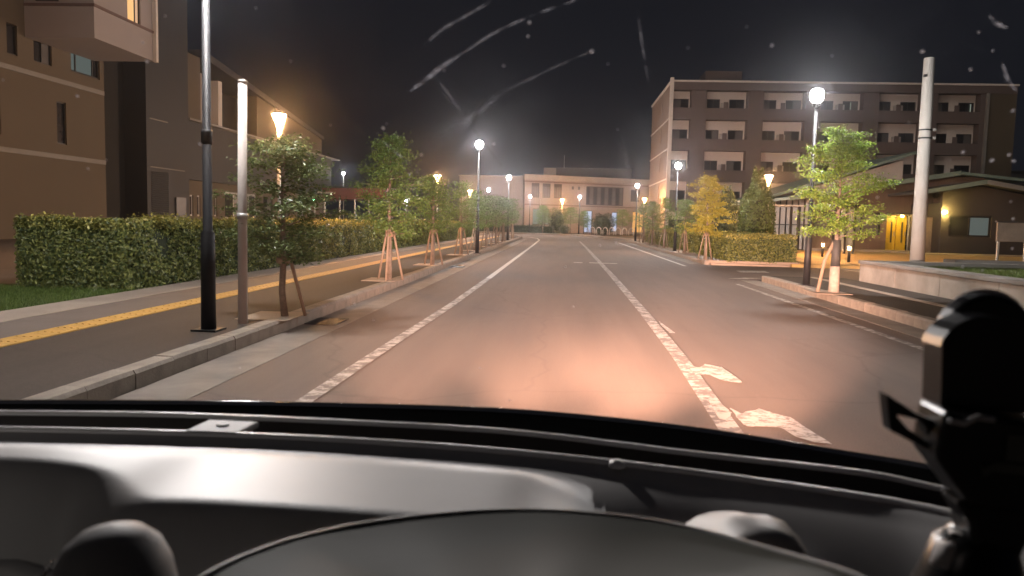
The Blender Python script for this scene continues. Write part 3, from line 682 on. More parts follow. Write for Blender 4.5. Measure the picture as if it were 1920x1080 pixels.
# overhanging box
ow = [(36.25, 37.4, 10.42, 12.2)]
g = MB(); F2 = map_x(-20.8); wall_with_openings(g, F2, 33.6, 38.7, 8.95, 16.5, ow + [], .15)
g.quad((-24, 33.6, 8.95), (-20.8, 33.6, 8.95), (-20.8, 33.6, 16.5), (-24, 33.6, 16.5)); g.quad((-24, 38.7, 8.95), (-20.8, 38.7, 8.95), (-20.8, 38.7, 16.5), (-24, 38.7, 16.5))
g.quad((-24, 33.6, 8.95), (-20.8, 33.6, 8.95), (-20.8, 38.7, 8.95), (-24, 38.7, 8.95)); g.quad((-24, 33.6, 16.5), (-20.8, 33.6, 16.5), (-20.8, 38.7, 16.5), (-24, 38.7, 16.5))
g.build("oriel", M["greybox"], b1, O)
g = MB(); g.box(-24, -20.74, 33.54, 38.76, 10.3, 10.42); g.build("oriel_band", M["trimbrown"], b1, O)
g = MB(); g.box(-20.8, -20.62, 38.5, 38.7, 8.9, 16.5); g.build("corner_post", M["cream"], b1, O)
window(b1, F2, *ow[0], [(2, M["litwin"]), (1, M["litcurt"])], .12, org=O)
g = MB(); g.box(-23.4, -22.4, 33.5, 33.6, 10.5, 11.5); g.build("side_window", M["pane"], b1, O)
# dark tower
O = (-24, 43, 0)
b2 = empty("stair_tower", O, label="tall dark grey stair tower between the two tan buildings", cat="building")
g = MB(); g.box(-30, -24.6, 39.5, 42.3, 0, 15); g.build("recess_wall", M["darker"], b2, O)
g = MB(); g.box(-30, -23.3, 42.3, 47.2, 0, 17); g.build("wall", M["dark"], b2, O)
for z in (3.9, 6.6):
    g = MB(); g.box(-23.3, -23.25, 42.6, 44.6 if z > 5 else 46.6, z, z + .06); g.build("ledge", M["band"], b2, O)
for k in range(26):
    g = MB(); z = .6 + k * .12; g.prism([(-23.3, z), (-23.22, z), (-23.3, z + .08)], "y", 42.7, 44.6); g.build("slat", M["louvre"], b2, O)
g = MB(); g.box(-23.3, -23.2, 45.4, 46.6, 0.1, 2.3); g.build("door", M["louvre"], b2, O)
# second tan building
O = (-24, 60, 0)
b3 = empty("hall_building", O, label="long tan hall with dark upper overhang behind the nearest left tree", cat="building")
gl = [(48.7, 49.15, 1.2, 2.55), (49.7, 50.15, 1.2, 2.55), (50.6, 51.05, 1.2, 2.55), (52.2, 52.65, 1.2, 2.55), (53.9, 59.6, 1.0, 2.95), (61, 63, 1.0, 2.9), (65, 67, 1.0, 2.9), (69, 71, 1.0, 2.9)]
g = MB(); wall_with_openings(g, F, 47.2, 77, 0, 3.5, gl); g.quad((-24, 77, 0), (-36, 77, 0), (-36, 77, 3.5), (-24, 77, 3.5)); g.build("ground_floor_wall", M["tan"], b3, O)
for i, q in enumerate(gl):
    if i < 4: window(b3, F, *q, [(1, M["pane"])], fm=M["lframe"], org=O, t=.1)
    elif i == 4: window(b3, F, *q, [(1.2, M["pane"]), (1, M["curtain"]), (1, M["curtain"]), (1, M["pane"])], fm=M["lframe"], t=.16, org=O)
    else: window(b3, F, *q, [(1, M["pane"]), (1, M["curtain"])], org=O)
g = MB(); g.box(-36, -23.6, 47.2, 78, 3.5, 7.15); g.build("overhang", M["dark"], b3, O)
g = MB(); g.box(-36, -23.2, 47.2, 79.5, 7.15, 7.27); g.build("eave", M["band"], b3, O)
g = MB(); g.box(-23.2, -23.12, 50, 79.5, 7.16, 7.24); g.build("gutter_pipe", M["lframe"], b3, O)
g = MB(); g.box(-36, -24, 47.2, 50.3, 7.27, 11.5); g.build("upper_wall", M["tan"], b3, O)
g = MB(); g.box(-24, -23.95, 47.7, 48.2, 8.3, 9.9); g.build("upper_window", M["pane"], b3, O)
g = MB(); g.box(-25.5, -24.4, 50.3, 52.6, 7.27, 10.7); g.build("balcony_panel", M["greybox"], b3, O)
g = MB(); g.box(-24.9, -24.2, 53.4, 54.0, 7.27, 10.6); g.build("column", M["cream"], b3, O)
g = MB(); g.box(-36, -25.8, 52.6, 60, 7.27, 10.4); g.build("upper_wall", M["darker"], b3, O)
g = MB(); g.box(-25.8, -25.7, 55, 57, 8.0, 9.8); g.build("upper_window", M["curtain"], b3, O)
g = MB(); g.prism([(50.5, 12.1), (59, 11.2), (76.5, 9.25), (76.5, 8.95), (59, 10.75), (50.5, 11.6)], "x", -36, -23.9); g.build("roof", M["slate"], b3, O)
g = MB(); g.prism([(60, 7.27), (76.4, 7.27), (76.4, 8.95), (60, 10.6)], "x", -36, -24.1); g.build("upper_wall", M["tan"], b3, O)
# canopy far left
O = (-21, 76, 0)
b4 = empty("canopy", O, label="low canopy with red brown fascia behind the left trees", cat="canopy")
g = MB(); g.prism([(-24.5, 2.95), (-17.2, 3.3), (-17.2, 4.25), (-24.5, 4.15)], "y", 75, 80); g.build("fascia", M["red"], b4, O)
g = MB(); g.box(-25, -17, 74.9, 81, 4.25, 4.35); g.build("roof", M["slate"], b4, O)
g = MB(); g.box(-24.4, -22.3, 73.5, 75.5, 3.62, 3.74); g.build("porch_roof", M["cream"], b4, O)
for x in (-24.2, -23.3, -21.8, -20.3, -18.9):
    g = MB(); g.tube([(x, 74.8, 0), (x, 74.8, 3.1 if x > -23 else 3.6)], .09, 8); g.build("post", M["galv"], b4, O)
t = empty("signal_light", (-23.1, 71.2, 0), label="small green signal light on a post left of the red canopy", cat="signal light")
MB().tube([(0, 0, 0), (0, 0, 2.5)], .05, 8).build("post", M["galv"], t)
MB().box(-.14, .14, -.08, .1, 2.5, 3.1).build("housing", M["post"], t)
MB().tube([(0, -.08, 2.8), (0, -.12, 2.8)], .11, 12).build("lens", M["green_l"], t)
for x, y, lab in ((-19.5, 84, "parked car with two small lamps lit under the red canopy"), (-16.4, 86, "parked car with red tail lamps right of the red canopy posts")):
    t = empty("parked_car", (x, y, .05), label=lab, cat="car")
    MB().prism([(-2.1, .25), (2.1, .25), (2.15, .8), (1.2, .95), (.7, 1.42), (-1.3, 1.45), (-1.9, .98), (-2.15, .8)], "y", -.85, .85).build("body", M["slate"], t, bevel=.06)
    for sx in (-1.3, 1.3):
        for sy in (-.86, .72): MB().tube([(sx, sy, .31), (sx, sy + .14, .31)], .31, 12).build("wheel", M["post"], t)
    for sx in (-.75, .45):
        MB().box(sx, sx + .3, -.89, -.86, .62, .74).build("lamp", M["dimwhite"] if x < -18 else M["red_l"], t)

# ================================================================== BACK BUILDING
rot = 0.40; ca, sa = math.cos(rot), math.sin(rot); ox, oy = -4.9, 100.0
O = (ox, oy, 0)
b5 = empty("beige_building", O, label="two storey beige building with pale cornice closing the end of the road", cat="building")
def F5(u, d, z): return (ox + u * ca - d * sa, oy + u * sa + d * ca, z)
ops = [(.88, 1.97, 4.5, 6.35), (2.4, 3.5, 4.5, 6.35), (4.0, 5.1, 4.5, 6.35), (8.6, 14.1, 3.75, 6.2), (1.1, 3.4, 1.0, 3.05), (8.3, 9.6, .1, 3.0), (12.5, 13.3, .3, 2.9), (15.6, 20.2, .2, 3.05), (15.2, 16.6, 4.4, 6.0)]
g = MB(); wall_with_openings(g, F5, 0, 26, 0, 7.4, ops, .2); fbox(g, F5, -.01, 26, .22, 14, 0, 7.35)
g.build("wall", M["backwall"], b5, O)
g = MB(); fbox(g, F5, -.25, 26, -.35, .0, 6.75, 7.42); g.build("cornice", M["backband"], b5, O)
g = MB(); fbox(g, F5, -.1, 26, -.1, 0, 6.45, 6.6); g.build("trim", M["trimbrown"], b5, O)
g = MB(); fbox(g, F5, 0, 26, -.08, 0, 3.5, 3.66); g.build("floor_band", M["trimbrown"], b5, O)
g = MB(); fbox(g, F5, -.12, .08, -.12, .0, 3.66, 6.45); g.build("corner_strip", M["backband"], b5, O)
g = MB(); fbox(g, F5, 2.02, 2.16, -.12, .0, 0, 4.3); g.build("downpipe", M["backband"], b5, O)
for q in ops[:3]:
    window(b5, F5, *q, [(1, M["curtain"]), (1, M["curtain"]), (1, M["curtain"])], .18, org=O)
    g = MB(); fbox(g, F5, q[0], q[1], .1, .13, 5.9, 6.33); g.build("blind", M["frame"], b5, O)
window(b5, F5, *ops[3], [(1, M["curtain"] if k % 2 else M["pane"]) for k in range(10)], .15, org=O, t=.1)
window(b5, F5, *ops[4], [(1, M["litpale"]), (1, M["litpale"])], .15, org=O)
window(b5, F5, *ops[5], [(1, M["litcool"]), (1, M["litcool"])], .15, org=O, name="door")
window(b5, F5, *ops[6], [(1, M["litcool"])], .15, org=O, name="door")
window(b5, F5, *ops[7], [(1, M["litwarm"])] * 4, .2, org=O, name="entrance")
window(b5, F5, *ops[8], [(1, M["pane"])], .15, org=O)
for u in (6.5, 7.4):
    g = MB(); fbox(g, F5, u, u + .28, -.04, .02, 5.7, 6.1); g.build("vent", M["frame"], b5, O)
g = MB(); g.box(-13.5, -4.9, 100.6, 112, 0, 7.05); g.build("side_wing", M["backwall"], b5, O)
g = MB(); g.box(-13.6, -4.95, 100.5, 112, 7.05, 7.2); g.build("wing_parapet", M["backband"], b5, O)
g = MB(); g.box(-2.8, -1.1, 108, 111, 7.3, 8.85); g.build("plant_box", M["backband"], b5, O)
g = MB(); g.box(-1.1, 9.5, 110, 116, 7.3, 9.05); g.build("plant_room", M["slate"], b5, O)
g = MB(); g.tube([(0, 110.5, 9.0), (0, 110.5, 10.8)], .06, 6); g.build("mast", M["galv"], b5, O)
for x in (-2.7, -2.1):
    t = tag(MB().box(-.07, .07, -.07, .07, 0, 2.9).build("timber_post", M["trimbrown"]), "timber post beyond the bend under the three tall windows, " + ("left" if x < -2.5 else "right") + " one of the pair", "post", "timber posts beyond the bend"); t.location = (x + .6, 92, 0)
# cycle hoops
hp_me = MB().tube([(0, 0, 0)] + [(0, -.32 + .32 * math.cos(a) * -1 - .0, .5 + .28 * math.sin(a)) for a in np.linspace(0, math.pi, 9)] + [(0, 0, 0)], .035, 6).mesh("cycle_hoop", M["palepanel"], smooth=True)
hoop = MB(); hoop.tube([(-.02, 0, 0), (-.04, 0, .45), (0.03, 0, .68), (.2, 0, .8), (.38, 0, .7), (.46, 0, .45), (.45, 0, 0)], .045, 7)
hp_me = hoop.mesh("cycle_hoop", M["palepanel"], smooth=True)
names = ["leftmost", "second from the left", "third from the left", "fourth from the left", "fourth from the right", "third from the right", "second from the right", "rightmost"]
for k in range(8):
    o = link("cycle_hoop", hp_me, None, (2.35 + k * .68, 84.0 - k * .12, .15)); tag(o, "pale curved cycle hoop beyond the bend, " + names[k] + " of the row", "cycle rack", "cycle hoops beyond the bend")

# ================================================================== DORMITORY
O = (26, 80, 0)
b6 = empty("dormitory", O, label="five storey dormitory block with brown balconies and cream bands on the right", cat="building")
piers = [12.4, 17.95, 23.5, 29.05, 34.6]; tops = [14.04, 11.0, 7.95, 4.9]
g = MB(); ops = []
bay = [(10.75, 12.3)] + [(p + a, p + b) for p in piers for a, b in ((1.7, 3.0), (3.9, 5.4))]
for zt in tops + [1.95]:
    for a, b in bay: ops.append((a, b, zt - 1.9, zt))
ops = [o for o in ops if o[1] < 40.6]
F6 = map_y(80); wall_with_openings(g, F6, 10.45, 40.6, 0, 14.75, ops, .15); g.build("wall", M["cream"], b6, O)
wm = {}
rs2 = random.Random(3)
for o_ in ops:
    key = (round(o_[1] - o_[0], 2), rs2.choice([0, 1, 2]))
    if key not in wm:
        root = window(b6, map_y(0), 0, key[0], 0, 1.9, {0: [(1, M["curtain"]), (1, M["pane"])], 1: [(1, M["pane"]), (1, M["curtain"])], 2: [(1, M["pane"]), (1, M["pane"])]}[key[1]], .12, t=.07)
        wm[key] = root; root.location = (o_[0] - O[0], 0, o_[2])
    else:
        c = copy_tree(wm[key], b6); c.location = (o_[0] - O[0], 0, o_[2])
for p in piers + [40.1]:
    wd = 1.5 if p < 40 else .6
    g = MB(); g.box(p, p + wd, 78.95, 80, 0, 14.72); g.build("pier", M["brown"], b6, O)
spans = [(10.6, 12.4)] + [(p + 1.5, q) for p, q in zip(piers, piers[1:] + [40.1])]
pm = {}
for zt in tops:
    for a, b in spans:
        key = round(b - a, 2)
        if key not in pm:
            g = MB(); g.box(0, key, -1.03, -.9, zt - 2.12 - (zt - 2.12), 1.14); g.box(0, key, -.9, 0, 0, .14); pm[key] = g.mesh("balcony", M["brown"])
        link("balcony", pm[key], b6, (a - O[0], 0, zt - 2.16))
        if b - a > 3:
            g_ = (a + b) / 2
            if "part" not in pm: pm["part"] = MB().box(-.2, .2, -.9, -.75, 1.14, 1.75).mesh("divider", M["brown"])
            link("divider", pm["part"], b6, (g_ - O[0] - .1, 0, zt - 2.16))
ac = MB().box(0, .8, -.42, -.1, .14, .78).mesh("outdoor_unit", M["palepanel"])
for k, zt in enumerate(tops):
    for q, p in enumerate(piers[:-1]):
        if (k * 3 + q) % 4 != 1: link("outdoor_unit", ac, b6, (p + 3.05 - O[0] + .05 * q, 0, zt - 1.2))
for x, z in ((29.3 - 1.2, 12.95), (39.6, 12.95)):
    g = MB(); g.box(x, x + .09, 79.93, 79.96, z, z + .95); g.build("lit_gap", M["litpale"], b6, O)
g = MB(); g.box(10.45, 43.4, 78.85, 80.02, 14.75, 15.5); g.build("fascia", M["brown"], b6, O)
g = MB(); g.box(10.3, 43.5, 78.75, 96, 15.5, 15.68); g.build("coping", M["cream"], b6, O)
g = MB(); g.box(10.25, 10.6, 78.7, 79.1, 0, 15.9); g.build("corner_fin", M["cream"], b6, O)
sw = [(86, 86.7, z, z + 1.6) for z in (1, 4.1, 7.1, 10.2, 13)]
g = MB(); wall_with_openings(g, map_x(10.45, 1), 79.1, 96, 0, 15.5, sw, .15); g.build("side_wall", M["tansite"], b6, O)
for q in sw: window(b6, map_x(10.45, 1), *q, [(1, M["pane"])], .12, org=O)
for z in (2.9, 5.95, 9.0, 12.0):
    g = MB(); g.box(10.38, 10.45, 79.1, 96, z, z + .14); g.build("side_band", M["cream"], b6, O)
g = MB(); g.box(40.7, 43.4, 78.9, 96, 0, 14.75); g.build("end_wall", M["tan"], b6, O)
g = MB(); g.box(40.5, 40.75, 78.6, 78.88, 3, 14.75); g.build("downpipe", M["band"], b6, O)
g = MB(); g.box(14.2, 17.9, 82, 86, 15.68, 17.2); g.build("roof_room", M["brown"], b6, O)
g = MB(); g.box(10.6, 43.3, 80.2, 96, 15.3, 15.5); g.build("roof", M["slate"], b6, O)
t = empty("far_building", (54, 95, 0), label="dark low building beyond the dormitory at the right edge", cat="building")
MB().box(-8, 14, 0, 14, 0, 8.5).build("wall", M["slate"], t); MB().box(-8.2, 14.2, -.2, 14.2, 8.5, 8.7).build("parapet", M["dark"], t)

# ================================================================== LODGE
O = (20, 50, 0)
b7 = empty("lodge", O, label="low brown lodge with green metal roof and yellow door", cat="building")
lops = [(15.75, 19.9, 1.05, 2.45), (20.25, 22.9, 0.12, 2.35)]
g = MB(); F7 = map_y(50); wall_with_openings(g, F7, 15.5, 26, 0, 3.35, lops, .5); g.build("front_wall", M["lodge"], b7, O)
g = MB(); g.prism([(15.5, 3.35), (26, 3.35), (26, 4.75), (24, 4.78), (15.5, 3.42)], "y", 50, 50.3); g.build("gable_wall", M["lodge"], b7, O)
window(b7, F7, *lops[0], [(1, M["curtain"]), (1, M["pane"]), (1.1, M["palepane"]), (1.2, M["curtain"])], .2, t=.11, org=O)
for k, (a, b) in enumerate(((20.3, 20.95), (21.0, 21.6))):
    g = MB(); g.box(a, b, 50.35, 50.42, .12, 2.3); d = g.build("door", M["door_y"], b7, O)
    g = MB(); g.box(b - .3, b - .2, 50.33, 50.348, .6, 1.9); g.build("glass_slit", M["frame"], d, O)
    g = MB(); g.box(b - .1, b - .06, 50.28, 50.34, 1.0, 1.3); g.build("handle", M["galv"], d, O)
window(b7, F7, 21.7, 22.85, .12, 2.3, [(1, M["palepane"]), (1, M["curtain"])], .35, fm=M["lframe"], org=O)
g = MB(); g.box(15.6, 26, 47.6, 50, 0, .14); g.build("step", M["light_pave"], b7, O)
g = MB(); g.prism([(14.0, 3.1), (24.1, 4.86), (28, 4.5), (28, 4.66), (24.1, 5.04), (14.0, 3.3)], "y", 49.2, 66); g.build("roof", M["roofgreen"], b7, O)
g = MB(); g.prism([(13.95, 3.04), (24.1, 4.80), (24.1, 5.08), (13.95, 3.34)], "y", 49.12, 49.2); g.build("verge_board", M["roofgreen"], b7, O)
g = MB(); g.prism([(16.0, 3.6), (22.7, 4.8), (22.7, 6.1), (16, 3.9)], "y", 54, 64); g.build("clerestory_wall", M["palepanel"], b7, O)
g = MB(); g.prism([(13.6, 3.2), (23.6, 6.55), (23.6, 6.72), (13.6, 3.4)], "y", 53.6, 66); g.build("upper_roof", M["roofgreen"], b7, O)
g = MB()
wall_with_openings(g, map_x(15.5, 1), 50, 62, 0, 3.35, [], .1); g.build("side_wall", M["palepanel"], b7, O)
for y in (50.9, 52.2, 53.6, 55, 56.5, 58, 60):
    g = MB(); g.box(15.42, 15.5, y, y + .1, 0, 3.3); g.build("batten", M["lodgedark"], b7, O)
g = MB(); g.box(15.44, 15.5, 50, 62, 1.55, 1.62); g.build("rail", M["lodgedark"], b7, O)
for x, z in ((22.3, 3.55), (23.1, 3.6)):
    g = MB(); g.tube([(x, 49.99, z), (x, 49.9, z)], .17, 12); g.build("emblem_disc", M["frame"], b7, O)
for x in (22.35, 22.95):
    g = MB(); g.box(x, x + .5, 49.9, 49.99, 2.55, 3.3); g.build("notice_panel", M["brown"], b7, O)
# porch lamp inside the yellow doorway
g = MB(); g.lathe([(.07, 2.2), (.09, 2.23), (.09, 2.29)], 10, 21.0, 49.6); g.build("porch_lamp", M["lamp_y"], b7, O)
g = MB(); g.box(20.2, 22.9, 49.0, 50.0, 2.36, 2.46); g.build("porch_hood", M["lodgedark"], b7, O)
# wing
O = (24, 46, 0)
b8 = empty("lodge_wing", O, label="dark stained gabled wing in front of the lodge at the right", cat="building")
wo = [(22.1, 24.45, 1.1, 2.3)]
g = MB(); F8 = map_y(46); wall_with_openings(g, F8, 21.65, 30, 0, 3.0, wo, .2)
g.quad((21.65, 46, 0), (21.65, 50, 0), (21.65, 50, 3.0), (21.65, 46, 3.0)); g.build("front_wall", M["lodgedark"], b8, O)
g = MB(); g.prism([(21.65, 3.0), (30, 3.0), (30, 2.6), (30, 3.05), (23.6, 3.95), (21.65, 3.3)], "y", 46.0, 46.2)
g = MB(); g.prism([(21.65, 3.0), (29.4, 3.0), (23.6, 4.0), (21.65, 3.62)], "y", 46.0, 46.2); g.build("gable", M["lodgedark"], b8, O)
window(b8, F8, *wo[0], [(1, M["pane"]), (1, M["litgrey"])], .15, t=.1, org=O)
g = MB(); g.prism([(20.2, 3.45), (23.6, 4.1), (30.5, 2.95), (30.5, 3.1), (23.6, 4.28), (20.2, 3.62)], "y", 45.2, 56); g.build("roof", M["slate"], b8, O)
g = MB(); g.prism([(20.15, 3.42), (23.6, 4.07), (23.6, 4.32), (20.15, 3.66)], "y", 45.12, 45.2); g.build("verge_board", M["roofgreen"], b8, O)
g = MB(); g.prism([(23.6, 4.07), (30.6, 2.9), (30.6, 3.14), (23.6, 4.32)], "y", 45.12, 45.2); g.build("verge_board", M["galv"], b8, O)
g = MB(); g.box(20.9, 21.6, 46.9, 47, .12, 2.2); g.build("side_door", M["stake"], b8, O)
g = MB(); g.box(19, 32, 43.8, 46, 0, .13); g.build("terrace", M["light_pave"], b8, O)
g = MB(); g.lathe([(.05, 2.38), (.12, 2.42), (.14, 2.5), (.05, 2.56)], 10, 21.75, 45.85); g.build("wall_lamp", M["lamp_y"], b8, O)
# glazed shelter posts in front of the lodge side
O = (13, 45, 0)
t = empty("glass_shelter", O, label="glazed shelter with dark posts between the hedge and the lodge", cat="shelter")
for x, y, h in ((12.0, 47.5, 2.6), (12.5, 47.5, 2.6), (13.2, 46, 2.6), (13.7, 46, 2.6), (14.3, 42, 2.5), (14.55, 41, 2.55), (15.0, 41, 2.55)):
    g = MB(); g.box(x - .05, x + .05, y - .05, y + .05, 0, h); g.build("post", M["post"], t, O)
g = MB(); g.box(14.2, 15.15, 40.9, 42.1, 2.55, 2.62); g.build("top_rail", M["post"], t, O)
g = MB(); g.box(11.5, 14, 45.8, 47.8, 2.6, 2.68); g.build("roof", M["palepanel"], t, O)
g = MB(); g.box(14.32, 14.95, 41.0, 41.03, .3, 2.4); g.build("panel", M["palepane"], t, O)

# low retaining wall
O = (7.15, 12, 0)
t = empty("retaining_wall", O, label="low weathered concrete wall holding the raised bed on the right", cat="wall")
for k in range(8):
    y0 = 3.1 + k * 1.95
    g = MB(); g.box(7.02, 7.3, y0 + .006, y0 + 1.944, .0, .56); g.build("block", M["concrete"], t, O, bevel=.012)
g = MB(); g.box(6.98, 7.36, 3.0, 18.7, .56, .64); g.build("coping", M["capstone"], t, O, bevel=.012)
g = MB(); g.box(7.3, 16, 18.4, 18.7, 0, .56); g.build("return_wall", M["concrete"], t, O)
g = MB(); g.box(7.36, 16, 18.36, 18.72, .56, .64); g.build("coping", M["capstone"], t, O)
g = MB(); g.box(7.3, 30, -10, 18.4, -.02, .5); struct("raised_bed", g, M["lawn"])
g = MB(); g.box(10.3, 12.2, 21.0, 21.6, .0, .62); tag(g.build("planter", M["capstone"]), "grey planter block behind the utility pole foot", "planter")
# utility pole
O = (8.9, 19.95, 0)
t = empty("utility_pole", O, label="pale concrete utility pole with two dark steel bands on the right", cat="utility pole")
MB().tube_rings([(8.88, 19.95, 0), (8.86, 19.95, 3), (8.84, 19.95, 5.55)], [.175, .15, .125], 20).build("pole", M["utility"], t, O, smooth=True)
for z in (3.62, 3.82):
    g = MB(); g.tube([(8.857, 19.95, z), (8.857, 19.95, z + .035)], .153, 20); g.build("band", M["post"], t, O)
    g = MB(); g.box(9.0, 9.08, 19.85, 19.92, z - .01, z + .05); g.build("clamp", M["galv"], t, O)
MB().tube_rings([(8.84, 19.95, 5.55), (8.84, 19.95, 5.58)], [.13, .11], 16).build("cap", M["utility"], t, O)
MB().box(8.68, 8.74, 19.8, 19.86, 5.1, 5.16).build("step_bolt", M["post"], t, O)
# sign board
O = (17.9, 32, 0)
t = empty("notice_board", O, label="grey notice board on two pale legs at the right edge", cat="notice board")
MB().box(17.2, 18.9, 31.9, 32.0, 1.02, 1.78).build("board", M["concrete"], t, O, bevel=.02)
for x in (17.35, 18.4):
    MB().tube([(x, 32.05, 0.1), (x, 32.05, 1.05)], .06, 8).build("leg", M["galv"], t, O)
MB().box(17.15, 18.95, 31.85, 32.05, 1.78, 1.84).build("top_cap", M["slate"], t, O)

# ================================================================== THE CAR WE SIT IN
car = empty("car", (-0.15, 0.6, 0), label="car interior in the foreground with grey dashboard and dusty windscreen", cat="car")
CO = (-0.15, 0.6, 0)
A = [(-0.8448, 0.95, 1.0948), (-0.727, 0.95, 1.0995), (-0.4968, 0.95, 1.1079), (-0.2732, 0.95, 1.1133), (-0.056, 0.95, 1.1145), (0.1509, 0.92, 1.1101), (0.3211, 0.84, 1.1092), (0.3762, 0.79, 1.1141), (0.4451, 0.7, 1.1208)]
B = [(-0.7653, 0.86, 1.108), (-0.6586, 0.86, 1.1116), (-0.4499, 0.86, 1.1175), (-0.2473, 0.86, 1.1176), (-0.0502, 0.86, 1.114), (0.1372, 0.83, 1.1077), (0.2915, 0.76, 1.1162), (0.344, 0.72, 1.1184), (0.4082, 0.64, 1.1249)]
Cc = [(-0.6949, 0.78, 1.1128), (-0.5979, 0.78, 1.1162), (-0.4083, 0.78, 1.1201), (-0.2242, 0.78, 1.1205), (-0.045, 0.78, 1.1152), (0.1264, 0.76, 1.1097), (0.2697, 0.7, 1.1134), (0.3166, 0.66, 1.1187), (0.3713, 0.58, 1.1298)]
def dense(L, n=60, dy=0, dz=0):
    """Catmull-Rom through the control points"""
    P_ = [Vector(p) for p in L]; P_ = [P_[0] * 2 - P_[1]] + P_ + [P_[-1] * 2 - P_[-2]]; out = []
    segs = len(P_) - 3
    for i in range(n + 1):
        t = i / n * segs; k = min(int(t), segs - 1); u = t - k; a, b, c, d = P_[k:k + 4]
        q = 0.5 * ((2 * b) + (c - a) * u + (2 * a - 5 * b + 4 * c - d) * u * u + (3 * b - a - 3 * c + d) * u ** 3)
        out.append((q.x, q.y + dy, q.z + dz))
    return out
dA, dB, dC = dense(A), dense(B), dense(Cc)
def off(L, dy, dz): return [(p[0], p[1] + dy, p[2] + dz) for p in L]
g = MB(); g.grid([off(dA, .10, -.08), off(dA, .014, -.004), off(dA, .008, .0004), off(dA, .003, .0010), off(dA, 0, 0), off(dA, -.003, -.003)]); g.build("bonnet_edge", M["crest"], car, CO, smooth=True)
g = MB(); g.grid([off(dA, -.003, -.003), off(dA, -.03, -.007), off(dB, .03, -.008), off(dB, .006, -.006)]); g.build("black_band", M["black"], car, CO, smooth=True)
for src, nm in ((dB, "defroster_rim"), (dC, "dashboard_rim")):
    g = MB(); g.grid([off(src, .008, -.004), off(src, .006, -.0012), off(src, .003, .0), off(src, -.001, .0004), off(src, -.004, -.0004), off(src, -.0052, -.004)]); g.build(nm, M["rim"], car, CO, smooth=True)
g = MB(); g.grid([off(dB, -.0045, -.0042), off(dB, -.010, -.03), off(dC, .012, -.03), off(dC, .0035, -.005)]); g.build("defroster_slot", M["slot"], car, CO, smooth=True)
for k in range(4):   # fins inside the slot
    a = MB(); s = .2 + k * .17
    a.grid([[tuple(Vector(p) * (1 - s) + Vector(q) * s + Vector((0, 0, -.029))) for p, q in zip(dB, dC)], [tuple(Vector(p) * (1 - s) + Vector(q) * s + Vector((0, 0, -.02))) for p, q in zip(dB, dC)]]); a.build("fin", M["slot"], car, CO)
# clip bracket and small bump on the rim
g = MB(); g.prism([(-.392, .777), (-.335, .777), (-.330, .825), (-.388, .825)], "z", 1.114, 1.1215); o = g.build("clip_bracket", M["clip"], car, CO, bevel=.002)
g = MB(); g.tube([(-.362, .803, 1.1215), (-.362, .803, 1.1235)], .0065, 12); g.build("screw", M["post"], o, CO)
g = MB(); g.lathe([(.009, 1.107), (.008, 1.1115), (.004, 1.1142), (.001, 1.1146)], 12, .062, .764); g.build("sensor_bump", M["rim"], car, CO, smooth=True)
# dashboard pad: height field between the rim and the driver
def sst(a, b, x):
    t = min(1, max(0, (x - a) / (b - a))); return t * t * (3 - 2 * t)
def ycol(x):  # y of the rear rim at x
    for p, q in zip(dC, dC[1:]):
        if p[0] <= x <= q[0]: t = (x - p[0]) / (q[0] - p[0] + 1e-9); return p[1] + (q[1] - p[1]) * t, p[2] + (q[2] - p[2]) * t
    return (dC[0][1], dC[0][2]) if x < dC[0][0] else (dC[-1][1], dC[-1][2])
rows = []; NX, NY = 110, 70
for j in range(NY + 1):
    row = []
    for i in range(NX + 1):
        x = -.78 + (.42 + .78) * i / NX; yc, zc = ycol(x); yc -= .0045; zc -= .0045
        y = yc - (yc - .24) * (j / NY)
        d = yc - y                                     # distance behind the rim
        edge = .655 - .085 * sst(-.42, -.31, x) - .02 * sst(-.1, .2, x)   # rear lip of the pad
        z = zc
        z -= .006 * sst(0, .02, d) - .018 * sst(.012, .10, d) * (1 - sst(-.05, .12, x))     # shallow gully then rise on the left
        z -= .06 * sst(.0, .16, d) * sst(-.04, .16, x)                                # right part falls away towards the driver
        z -= .008 * math.exp(-((x + .385) / .055) ** 2) * sst(.04, .10, d)            # soft valley
        z -= .10 * sst(0, .085, edge - y) + .05 * sst(.05, .2, edge - y)              # roll-over at the lip
        gg = math.exp(-(abs(x - .14) / .06) ** 3) * sst(.67, .61, y)                   # lump right of the hood
        zl = zc + .02 * min(1, max(0, (.74 - y) / .14)) + .027 * min(1, max(0, (.6 - y) / .07)) - .15 * sst(0, .06, .50 - y)
        z = (1 - gg) * z + gg * zl
        row.append((x, y, z))
    rows.append(row)
g = MB(); g.grid(rows); g.build("dashboard", M["dash"], car, CO, smooth=True)
# soft ridge lower left
g = MB(); g.tube([(-.62, .60, 1.035), (-.45, .60, 1.045), (-.38, .585, 1.035), (-.32, .56, 1.012), (-.24, .54, .998), (-.12, .53, .99)], .012, 10); g.build("trim_ridge", M["dash"], car, CO, smooth=True)
